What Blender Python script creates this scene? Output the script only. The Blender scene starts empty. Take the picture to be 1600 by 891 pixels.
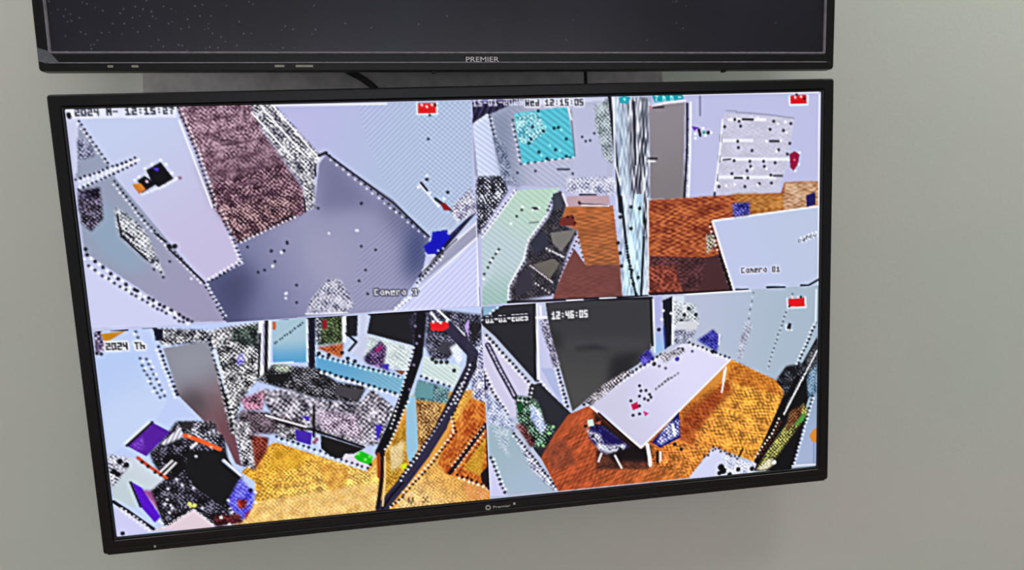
import bpy, bmesh, math, random
import numpy as np
from mathutils import Matrix, Vector

sc = bpy.context.scene
COL = sc.collection
R = math.radians

# ------------------------------------------------------------------ camera
cam_d = bpy.data.cameras.new('camera')
cam_d.sensor_width = 36.0
cam_d.lens = 1062.23 / 1600.0 * 36.0
cam_d.clip_start = 0.02
cam = bpy.data.objects.new('camera', cam_d)
COL.objects.link(cam)
_rot = (Matrix.Rotation(R(-7.659), 3, 'Z') @ Matrix.Rotation(R(0.903), 3, 'X') @ Matrix.Rotation(R(2.6395), 3, 'Y'))
_cx, _cy, _cz = _rot.col[0], _rot.col[1], _rot.col[2]
cam.matrix_world = Matrix(((_cx.x, _cz.x, -_cy.x, -0.07567), (_cx.y, _cz.y, -_cy.y, -0.99306),
                           (_cx.z, _cz.z, -_cy.z, 1.46493), (0, 0, 0, 1)))
sc.camera = cam

# ------------------------------------------------------------------ world, exposure
sc.view_settings.view_transform = 'Standard'
sc.view_settings.look = 'None'
sc.view_settings.gamma = 1.0
sc.view_settings.use_curve_mapping = False
sc.view_settings.exposure = 0.0
world = bpy.data.worlds.new('world')
sc.world = world
WORLD_STRENGTH = 2.4
world.use_nodes = True
world.node_tree.nodes['Background'].inputs[0].default_value = (0.9, 0.95, 1.0, 1)
world.node_tree.nodes['Background'].inputs[1].default_value = WORLD_STRENGTH
LAMP_STRENGTH = 15.0

# ------------------------------------------------------------------ helpers
def lin(c):
    return tuple(((v / 255.0) / 12.92 if v / 255.0 <= 0.04045 else ((v / 255.0 + 0.055) / 1.055) ** 2.4) for v in c) + (1.0,)

def mat(name, col, rough=0.5, metal=0.0, spec=0.5, noise=0.0, nscale=40.0, bump=0.0, bscale=200.0, coat=0.0):
    m = bpy.data.materials.new(name)
    m.use_nodes = True
    nt = m.node_tree
    b = nt.nodes['Principled BSDF']
    b.inputs['Base Color'].default_value = col
    b.inputs['Roughness'].default_value = rough
    b.inputs['Metallic'].default_value = metal
    b.inputs['Specular IOR Level'].default_value = spec
    b.inputs['Coat Weight'].default_value = coat
    tc = nt.nodes.new('ShaderNodeTexCoord')
    if noise:
        n = nt.nodes.new('ShaderNodeTexNoise')
        n.inputs['Scale'].default_value = nscale
        n.inputs['Detail'].default_value = 5
        nt.links.new(tc.outputs['Object'], n.inputs['Vector'])
        r = nt.nodes.new('ShaderNodeValToRGB')
        r.color_ramp.elements[0].position = 0.3
        r.color_ramp.elements[1].position = 0.7
        r.color_ramp.elements[0].color = tuple(max(0, c * (1 - noise)) for c in col[:3]) + (1,)
        r.color_ramp.elements[1].color = tuple(min(1, c * (1 + noise)) for c in col[:3]) + (1,)
        nt.links.new(n.outputs['Fac'], r.inputs['Fac'])
        nt.links.new(r.outputs['Color'], b.inputs['Base Color'])
    if bump:
        n2 = nt.nodes.new('ShaderNodeTexNoise')
        n2.inputs['Scale'].default_value = bscale
        n2.inputs['Detail'].default_value = 3
        nt.links.new(tc.outputs['Object'], n2.inputs['Vector'])
        bp = nt.nodes.new('ShaderNodeBump')
        bp.inputs['Strength'].default_value = bump
        bp.inputs['Distance'].default_value = 0.002
        nt.links.new(n2.outputs['Fac'], bp.inputs['Height'])
        nt.links.new(bp.outputs['Normal'], b.inputs['Normal'])
    return m

def obj(name, bm, m, parent=None, smooth=False):
    me = bpy.data.meshes.new(name)
    bmesh.ops.recalc_face_normals(bm, faces=bm.faces[:])
    bm.to_mesh(me)
    bm.free()
    if smooth:
        for p in me.polygons:
            p.use_smooth = True
    me.materials.append(m)
    o = bpy.data.objects.new(name, me)
    COL.objects.link(o)
    if parent:
        o.parent = parent
    return o

def add_box(bm, x0, x1, y0, y1, z0, z1, bev=0.0, seg=2):
    t = bmesh.new()
    bmesh.ops.create_cube(t, size=1.0)
    for v in t.verts:
        v.co = Vector((x0 + (v.co.x + .5) * (x1 - x0), y0 + (v.co.y + .5) * (y1 - y0), z0 + (v.co.z + .5) * (z1 - z0)))
    if bev:
        bmesh.ops.bevel(t, geom=t.edges[:], offset=bev, segments=seg, affect='EDGES', profile=0.6)
    me = bpy.data.meshes.new('t')
    t.to_mesh(me)
    t.free()
    bm.from_mesh(me)
    bpy.data.meshes.remove(me)
    return bm

def box(*a, **k):
    return add_box(bmesh.new(), *a, **k)

def rrect(x0, x1, z0, z1, r, y, n=5):
    pts = []
    for cx, cz, a0 in ((x1 - r, z1 - r, 0), (x0 + r, z1 - r, 90), (x0 + r, z0 + r, 180), (x1 - r, z0 + r, 270)):
        for i in range(n + 1):
            a = R(a0 + 90 * i / n)
            pts.append((cx + r * math.cos(a), y, cz + r * math.sin(a)))
    return pts

def loft(bm, loops, close_first=False, close_last=False):
    rows = [[bm.verts.new(p) for p in lp] for lp in loops]
    n = len(rows[0])
    for a, b in zip(rows, rows[1:]):
        for i in range(n):
            bm.faces.new((a[i], a[(i + 1) % n], b[(i + 1) % n], b[i]))
    if close_first:
        bm.faces.new(rows[0])
    if close_last:
        bm.faces.new(rows[-1])
    return bm

def tube(bm, pts, r, n=10):
    loops = []
    P = [Vector(p) for p in pts]
    for i, p in enumerate(P):
        d = (P[min(i + 1, len(P) - 1)] - P[max(i - 1, 0)]).normalized()
        u = d.orthogonal().normalized() if i == 0 else (u - d * u.dot(d)).normalized()
        w = d.cross(u)
        loops.append([p + (u * math.cos(2 * math.pi * k / n) + w * math.sin(2 * math.pi * k / n)) * r for k in range(n)])
    return loft(bm, loops, True, True)

def smooth_path(ctrl, n=10):
    out = []
    C = [Vector(c) for c in ctrl]
    C = [C[0] * 2 - C[1]] + C + [C[-1] * 2 - C[-2]]
    for i in range(1, len(C) - 2):
        for k in range(n):
            t = k / n
            a, b, c, d = C[i - 1], C[i], C[i + 1], C[i + 2]
            out.append(0.5 * ((2 * b) + (c - a) * t + (2 * a - 5 * b + 4 * c - d) * t * t + (3 * b - a - 3 * c + d) * t ** 3))
    out.append(C[-2])
    return out

def struct(o):
    o['kind'] = 'structure'
    return o

def empty(name, label, cat, mw):
    e = bpy.data.objects.new(name, None)
    e.empty_display_size = 0.1
    COL.objects.link(e)
    e.matrix_world = mw
    e['label'] = label
    e['category'] = cat
    return e

# ------------------------------------------------------------------ materials
M_WALL = mat('painted_wall', lin((196, 202, 196)), 0.75, noise=0.035, nscale=2.3, bump=0.12, bscale=180)
for _e, _c in zip([n for n in M_WALL.node_tree.nodes if n.type == 'VALTORGB'][0].color_ramp.elements, ((193, 204, 194), (204, 203, 200))):
    _e.color = lin(_c)
M_WALL2 = mat('painted_room_wall', lin((190, 192, 184)), 0.8, noise=0.03, nscale=2.0)
M_CEIL = mat('white_ceiling', lin((225, 226, 222)), 0.85, noise=0.02, nscale=3.0)
M_FLOOR = mat('brown_floor', lin((212, 172, 156)), 0.5, noise=0.12, nscale=6.0)
M_BEZEL = mat('black_plastic', lin((13, 12, 19)), 0.34, spec=0.3, noise=0.35, nscale=260.0, bump=0.05, bscale=500)
M_LIP = mat('edge_highlight_grey', lin((128, 125, 138)), 0.25, noise=0.2, nscale=120.0, coat=0.4)  # black edges coloured grey: their highlight is put into the base colour
M_TRIM = mat('dark_trim', lin((10, 9, 13)), 0.38, spec=0.3, noise=0.3, nscale=90.0)
M_HOUS = mat('matte_back_plastic', lin((34, 33, 38)), 0.6, noise=0.2, nscale=80.0, bump=0.1, bscale=300)
M_STEEL = mat('powder_coated_steel', lin((176, 170, 174)), 0.5, metal=0.3, noise=0.15, nscale=60.0)
M_CABLE = mat('black_rubber', lin((14, 14, 16)), 0.5, noise=0.1, nscale=100.0)
M_LOGO = mat('silver_print', lin((225, 220, 232)), 0.4, noise=0.03, nscale=300.0)
M_LOGO2 = mat('grey_print', lin((190, 190, 188)), 0.4, noise=0.03, nscale=300.0)
M_STICK = mat('pale_sticker', lin((150, 150, 140)), 0.5, noise=0.1, nscale=200.0)
M_PATCH = mat('grey_patch', lin((96, 102, 112)), 0.35, noise=0.25, nscale=120.0)
M_LAMPF = mat('lamp_frame', lin((230, 230, 230)), 0.5, noise=0.02, nscale=30.0)

def lamp_mat():
    m = bpy.data.materials.new('lamp_diffuser')
    m.use_nodes = True
    nt = m.node_tree
    b = nt.nodes['Principled BSDF']
    b.inputs['Base Color'].default_value = (0.9, 0.9, 0.9, 1)
    b.inputs['Emission Color'].default_value = (0.97, 1.0, 0.93, 1)
    b.inputs['Emission Strength'].default_value = LAMP_STRENGTH
    return m
M_LAMP = lamp_mat()

def dark_screen_mat():
    m = bpy.data.materials.new('unlit_screen')
    m.use_nodes = True
    nt = m.node_tree
    L = nt.links.new
    b = nt.nodes['Principled BSDF']
    b.inputs['Roughness'].default_value = 0.28
    tc = nt.nodes.new('ShaderNodeTexCoord')
    vo = nt.nodes.new('ShaderNodeTexVoronoi')
    vo.inputs['Scale'].default_value = 230.0
    L(tc.outputs['Object'], vo.inputs['Vector'])
    sp = nt.nodes.new('ShaderNodeMath'); sp.operation = 'LESS_THAN'; sp.inputs[1].default_value = 0.26
    L(vo.outputs['Distance'], sp.inputs[0])
    # only some cells carry a dust speck, most of them towards one end of the panel
    sx = nt.nodes.new('ShaderNodeSeparateXYZ')
    L(tc.outputs['Object'], sx.inputs[0])
    mr = nt.nodes.new('ShaderNodeMapRange')
    mr.inputs['From Min'].default_value = -0.47; mr.inputs['From Max'].default_value = -0.15
    mr.inputs['To Min'].default_value = 0.4; mr.inputs['To Max'].default_value = 0.012
    L(sx.outputs['X'], mr.inputs['Value'])
    sc3 = nt.nodes.new('ShaderNodeSeparateColor')
    L(vo.outputs['Color'], sc3.inputs[0])
    lt = nt.nodes.new('ShaderNodeMath'); lt.operation = 'LESS_THAN'
    L(sc3.outputs[0], lt.inputs[0]); L(mr.outputs[0], lt.inputs[1])
    mu = nt.nodes.new('ShaderNodeMath'); mu.operation = 'MULTIPLY'
    L(sp.outputs[0], mu.inputs[0]); L(lt.outputs[0], mu.inputs[1])
    mu2 = nt.nodes.new('ShaderNodeMath'); mu2.operation = 'MULTIPLY'
    L(mu.outputs[0], mu2.inputs[0]); L(sc3.outputs[1], mu2.inputs[1])
    nz = nt.nodes.new('ShaderNodeTexNoise'); nz.inputs['Scale'].default_value = 5.0; nz.inputs['Detail'].default_value = 4
    L(tc.outputs['Object'], nz.inputs['Vector'])
    rp = nt.nodes.new('ShaderNodeValToRGB')
    rp.color_ramp.elements[0].color = lin(SCREEN_A); rp.color_ramp.elements[1].color = lin(SCREEN_B)
    rp.color_ramp.elements[0].position = 0.35; rp.color_ramp.elements[1].position = 0.7
    L(nz.outputs['Fac'], rp.inputs['Fac'])
    mx = nt.nodes.new('ShaderNodeMix'); mx.data_type = 'RGBA'
    mx.inputs['B'].default_value = lin((104, 102, 114))
    L(mu2.outputs[0], mx.inputs['Factor']); L(rp.outputs['Color'], mx.inputs['A'])
    L(mx.outputs['Result'], b.inputs['Base Color'])
    return m
SCREEN_A, SCREEN_B = (26, 24, 38), (38, 37, 58)
M_DARK = dark_screen_mat()

def video_mat():
    m = bpy.data.materials.new('lit_video_panel')
    m.use_nodes = True
    nt = m.node_tree
    b = nt.nodes['Principled BSDF']
    b.inputs['Base Color'].default_value = (0.004, 0.004, 0.005, 1)
    b.inputs['Roughness'].default_value = 0.4
    b.inputs['Specular IOR Level'].default_value = 0.08
    a = nt.nodes.new('ShaderNodeAttribute')
    a.attribute_name = 'picture'
    nt.links.new(a.outputs['Color'], b.inputs['Emission Color'])
    b.inputs['Emission Strength'].default_value = 1.0
    m.cycles.emission_sampling = 'NONE'
    return m
M_VIDEO = video_mat()

# ------------------------------------------------------------------ the room
RX0, RX1, RY0, RZ1 = -2.3, 2.3, -3.8, 2.95
WALL_Y = -0.032
struct(obj('wall_back', box(RX0, RX1, WALL_Y, 0.15, 0, RZ1), M_WALL))
struct(obj('wall_left', box(RX0 - .15, RX0, RY0, 0.15, 0, RZ1), M_WALL2))
struct(obj('wall_right', box(RX1, RX1 + .15, RY0, 0.15, 0, RZ1), M_WALL2))
wf = bmesh.new()
WX0, WX1, WZ0, WZ1 = -1.5, 1.5, 0.12, 1.95  # added opening behind the camera, lets in frontal fill daylight
add_box(wf, RX0 - .15, WX0, RY0 - .15, RY0, 0, RZ1); add_box(wf, WX1, RX1 + .15, RY0 - .15, RY0, 0, RZ1)
add_box(wf, WX0, WX1, RY0 - .15, RY0, 0, WZ0); add_box(wf, WX0, WX1, RY0 - .15, RY0, WZ1, RZ1)
struct(obj('wall_front', wf, M_WALL2))
wb = bmesh.new()
for x in (WX0 + .03, -.57, .57, WX1 - .03):
    add_box(wb, x - .03, x + .03, RY0 - .1, RY0 - .04, WZ0, WZ1)
for z in (WZ0 + .03, WZ1 - .03):
    add_box(wb, WX0, WX1, RY0 - .1, RY0 - .04, z - .03, z + .03)
struct(obj('fill_window_1', wb, M_CEIL))  # unseen frame of the opening added for frontal daylight
struct(obj('floor', box(RX0 - .15, RX1 + .15, RY0 - .15, 0.15, -0.12, 0), M_FLOOR))
struct(obj('ceiling', box(RX0 - .15, RX1 + .15, RY0 - .15, 0.15, RZ1, RZ1 + .12), M_CEIL))

def ceiling_lamp(x, y, label):
    e = empty('ceiling_lamp', label, 'ceiling lamp', Matrix.Translation((x, y, RZ1)))
    w = 0.3
    bm = bmesh.new()
    add_box(bm, -w, w, -w, -w + .02, -.03, 0); add_box(bm, -w, w, w - .02, w, -.03, 0)
    add_box(bm, -w, -w + .02, -w + .02, w - .02, -.03, 0); add_box(bm, w - .02, w, -w + .02, w - .02, -.03, 0)
    obj('frame', bm, M_LAMPF, e)
    obj('diffuser', box(-w + .02, w - .02, -w + .02, w - .02, -.022, -.006), M_LAMP, e)
ceiling_lamp(-1.35, -0.62, 'square white ceiling lamp nearest the left wall')
ceiling_lamp(1.35, -0.62, 'square white ceiling lamp nearest the right wall')

# ------------------------------------------------------------------ televisions
W2, H2 = 0.486, 0.2795
TILT = 8.0
def tv_matrix(c, roll):
    return Matrix.Translation(c) @ (Matrix.Rotation(R(TILT), 4, 'X') @ Matrix.Rotation(R(roll), 4, 'Y'))
MW_LOW = tv_matrix((0, -0.12, 1.45), -0.9)
MW_UP = tv_matrix((-0.00805, -0.20318, 2.02105), -0.0782)

def frame_ring(sx, top, bot):
    bm = bmesh.new()
    def lp(a, at, ab, y, r):
        return rrect(-W2 + a, W2 - a, -H2 + ab, H2 - at, r, y)
    loft(bm, [lp(0.004, .004, .004, .016, .004), lp(0, 0, 0, .013, .004), lp(0, 0, 0, .0022, .004), lp(.0008, .0008, .0008, .0006, .0035),
              lp(.0022, .0022, .0022, 0, .003), lp(sx - .004, top - .004, bot - .004, 0, .003),
              lp(sx - .003, top - .003, bot - .003, .0012, .0025), lp(sx - .003, top - .003, bot - .003, .009, .0025)])
    return bm

def lip_ring(sx, top, bot):
    bm = bmesh.new()
    def lp(k, y, r=.0015):
        return rrect(-W2 + sx - k, W2 - sx + k, -H2 + bot - k, H2 - top + k, r, y)
    loft(bm, [lp(.003, .009), lp(.003, .0014), lp(.002, .0004), lp(.0008, .0008), lp(0, .0026), lp(0, .009)])
    return bm

def back_housing():
    bm = bmesh.new()
    def lp(x, z0, z1, y, r):
        return rrect(-x, x, z0, z1, r, y)
    loft(bm, [lp(W2 - .006, -H2 + .006, H2 - .006, .0135, .006), lp(W2 - .012, -H2 + .010, H2 - .012, .024, .01),
              lp(.36, -H2 + .016, .12, .030, .02), lp(.345, -H2 + .022, .10, .044, .02), lp(.335, -H2 + .032, .09, .047, .02)], True, True)
    return bm

def text_mesh(body, size):
    c = bpy.data.curves.new('lettering', 'FONT')
    c.body = body
    c.size = size
    c.extrude = 0.0002
    c.align_x = 'CENTER'
    c.align_y = 'CENTER'
    o = bpy.data.objects.new('lettering', c)
    COL.objects.link(o)
    dg = bpy.context.evaluated_depsgraph_get()
    me = bpy.data.meshes.new_from_object(o.evaluated_get(dg))
    bpy.data.objects.remove(o)
    bpy.data.curves.remove(c)
    # lay flat letters upright on the front face
    me.transform(Matrix.Rotation(R(90), 4, 'X'))
    return me

def put_text(name, body, width, height, x, z, y, m, parent):
    me = text_mesh(body, 0.01)
    xs = [v.co.x for v in me.vertices]; zs = [v.co.z for v in me.vertices]
    sx = width / (max(xs) - min(xs)); sz = height / (max(zs) - min(zs))
    cx = (max(xs) + min(xs)) / 2; cz = (max(zs) + min(zs)) / 2
    me.transform(Matrix.Diagonal((sx, 1, sz, 1)) @ Matrix.Translation((-cx, 0, -cz)))
    me.materials.clear()
    me.materials.append(m)
    o = bpy.data.objects.new(name, me)
    COL.objects.link(o)
    o.parent = parent
    o.location = (x, y, z)
    return o

def mount_rails(tv):
    for x in (-.2, .2):
        obj('bracket_rail', box(x - .015, x + .015, .0475, .052, -.17, .08, bev=.001), M_STEEL, tv)

# ---- upper set, switched off
up = empty('television', 'black wall-mounted television with a blank dark screen, above the lit one', 'television', MW_UP)
obj('bezel', frame_ring(.0145, .0145, .0225), M_BEZEL, up)
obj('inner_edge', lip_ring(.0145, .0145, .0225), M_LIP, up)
obj('screen', box(-W2 + .0135, W2 - .0135, .0034, .009, -H2 + .0215, H2 - .0135), M_DARK, up)['label'] = 'dark screen that is switched off, dusty at one end'
obj('back_housing', back_housing(), M_HOUS, up)
mount_rails(up)
tr = obj('bottom_trim', box(-W2 + .006, W2 - .006, -.0016, .010, -H2 - .0002, -H2 + .0090, bev=.0012), M_TRIM, up)
obj('trim_edge', box(-W2 + .012, W2 - .012, -.0022, .0002, -H2 + .0082, -H2 + .0096, bev=.0005), M_LIP, tr)  # pale strip standing in for the highlight along the trim
put_text('maker_lettering', 'PREMIER', .0405, .0058, .0195, -.2668, -.0004, M_LOGO, up)['label'] = 'small silver letters on the lower rim'
for x, w in ((-.4085, .006), (-.382, .0075), (-.2215, .011), (-.193, .020)):
    o = obj('sticker', box(x - w / 2, x + w / 2, -.0022, -.0014, -H2 + .0036, -H2 + .0062, bev=.0003), M_STICK, tr)
bm = bmesh.new()
vs = [(-.4845, -.2535), (-.473, -.2575), (-.463, -.2700), (-.474, -.2715), (-.4845, -.2685)]
a = [bm.verts.new((x, -.0004, z)) for x, z in vs]; b_ = [bm.verts.new((x, .0004, z)) for x, z in vs]
bm.faces.new(a); bm.faces.new(b_[::-1])
for i in range(5):
    bm.faces.new((a[i], a[(i + 1) % 5], b_[(i + 1) % 5], b_[i]))
obj('corner_patch', bm, M_PATCH, up)['label'] = 'grey patch on the lower corner'  # thin flat grey piece over the lower left corner
for x in (.335, -.04):
    obj('screw', box(x - .0025, x + .0025, .004, .010, -H2 - .0025, -H2 + .001, bev=.0006), M_TRIM, up)

# ---- lower set, showing four camera views
low = empty('television', 'black wall-mounted television lit with four security camera views', 'television', MW_LOW)
obj('bezel', frame_ring(.017, .0167, .0207), M_BEZEL, low)
obj('inner_edge', lip_ring(.017, .0167, .0207), M_TRIM, low)
obj('back_housing', back_housing(), M_HOUS, low)
mount_rails(low)
lt = obj('bottom_trim', box(-W2 + .006, W2 - .006, -.0014, .010, -H2 - .0002, -H2 + .0075, bev=.0012), M_TRIM, low)
ring = bmesh.new()
loft(ring, [[(.0036 * k * math.cos(t), y, .0036 * k * math.sin(t)) for t in [2 * math.pi * i / 20 for i in range(20)]] for k, y in ((1, .0003), (1, -.0004), (.55, -.0004), (.55, .0003))])
lg = obj('maker_emblem', ring, M_LOGO2, low); lg.location = (-.0035, -.0002, -.2688)
put_text('maker_lettering', 'Premier', .0235, .0036, .0150, -.2690, -.0004, M_LOGO2, low)['label'] = 'small grey letters on the lower rim'
o = obj('power_light', box(.0305, .0335, -.0012, .0, -.2685, -.2655, bev=.0004), M_LOGO2, low)
o = obj('power_light', box(-.425, -.4225, -.0022, .0, -.2755, -.2730, bev=.0004), M_LOGO2, low)
bm = bmesh.new()
screen = obj('screen', box(-W2 + .016, W2 - .016, .0040, .009, -H2 + .0197, H2 - .0157), M_TRIM, low)
screen['label'] = 'lit screen split into four camera views'

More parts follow.
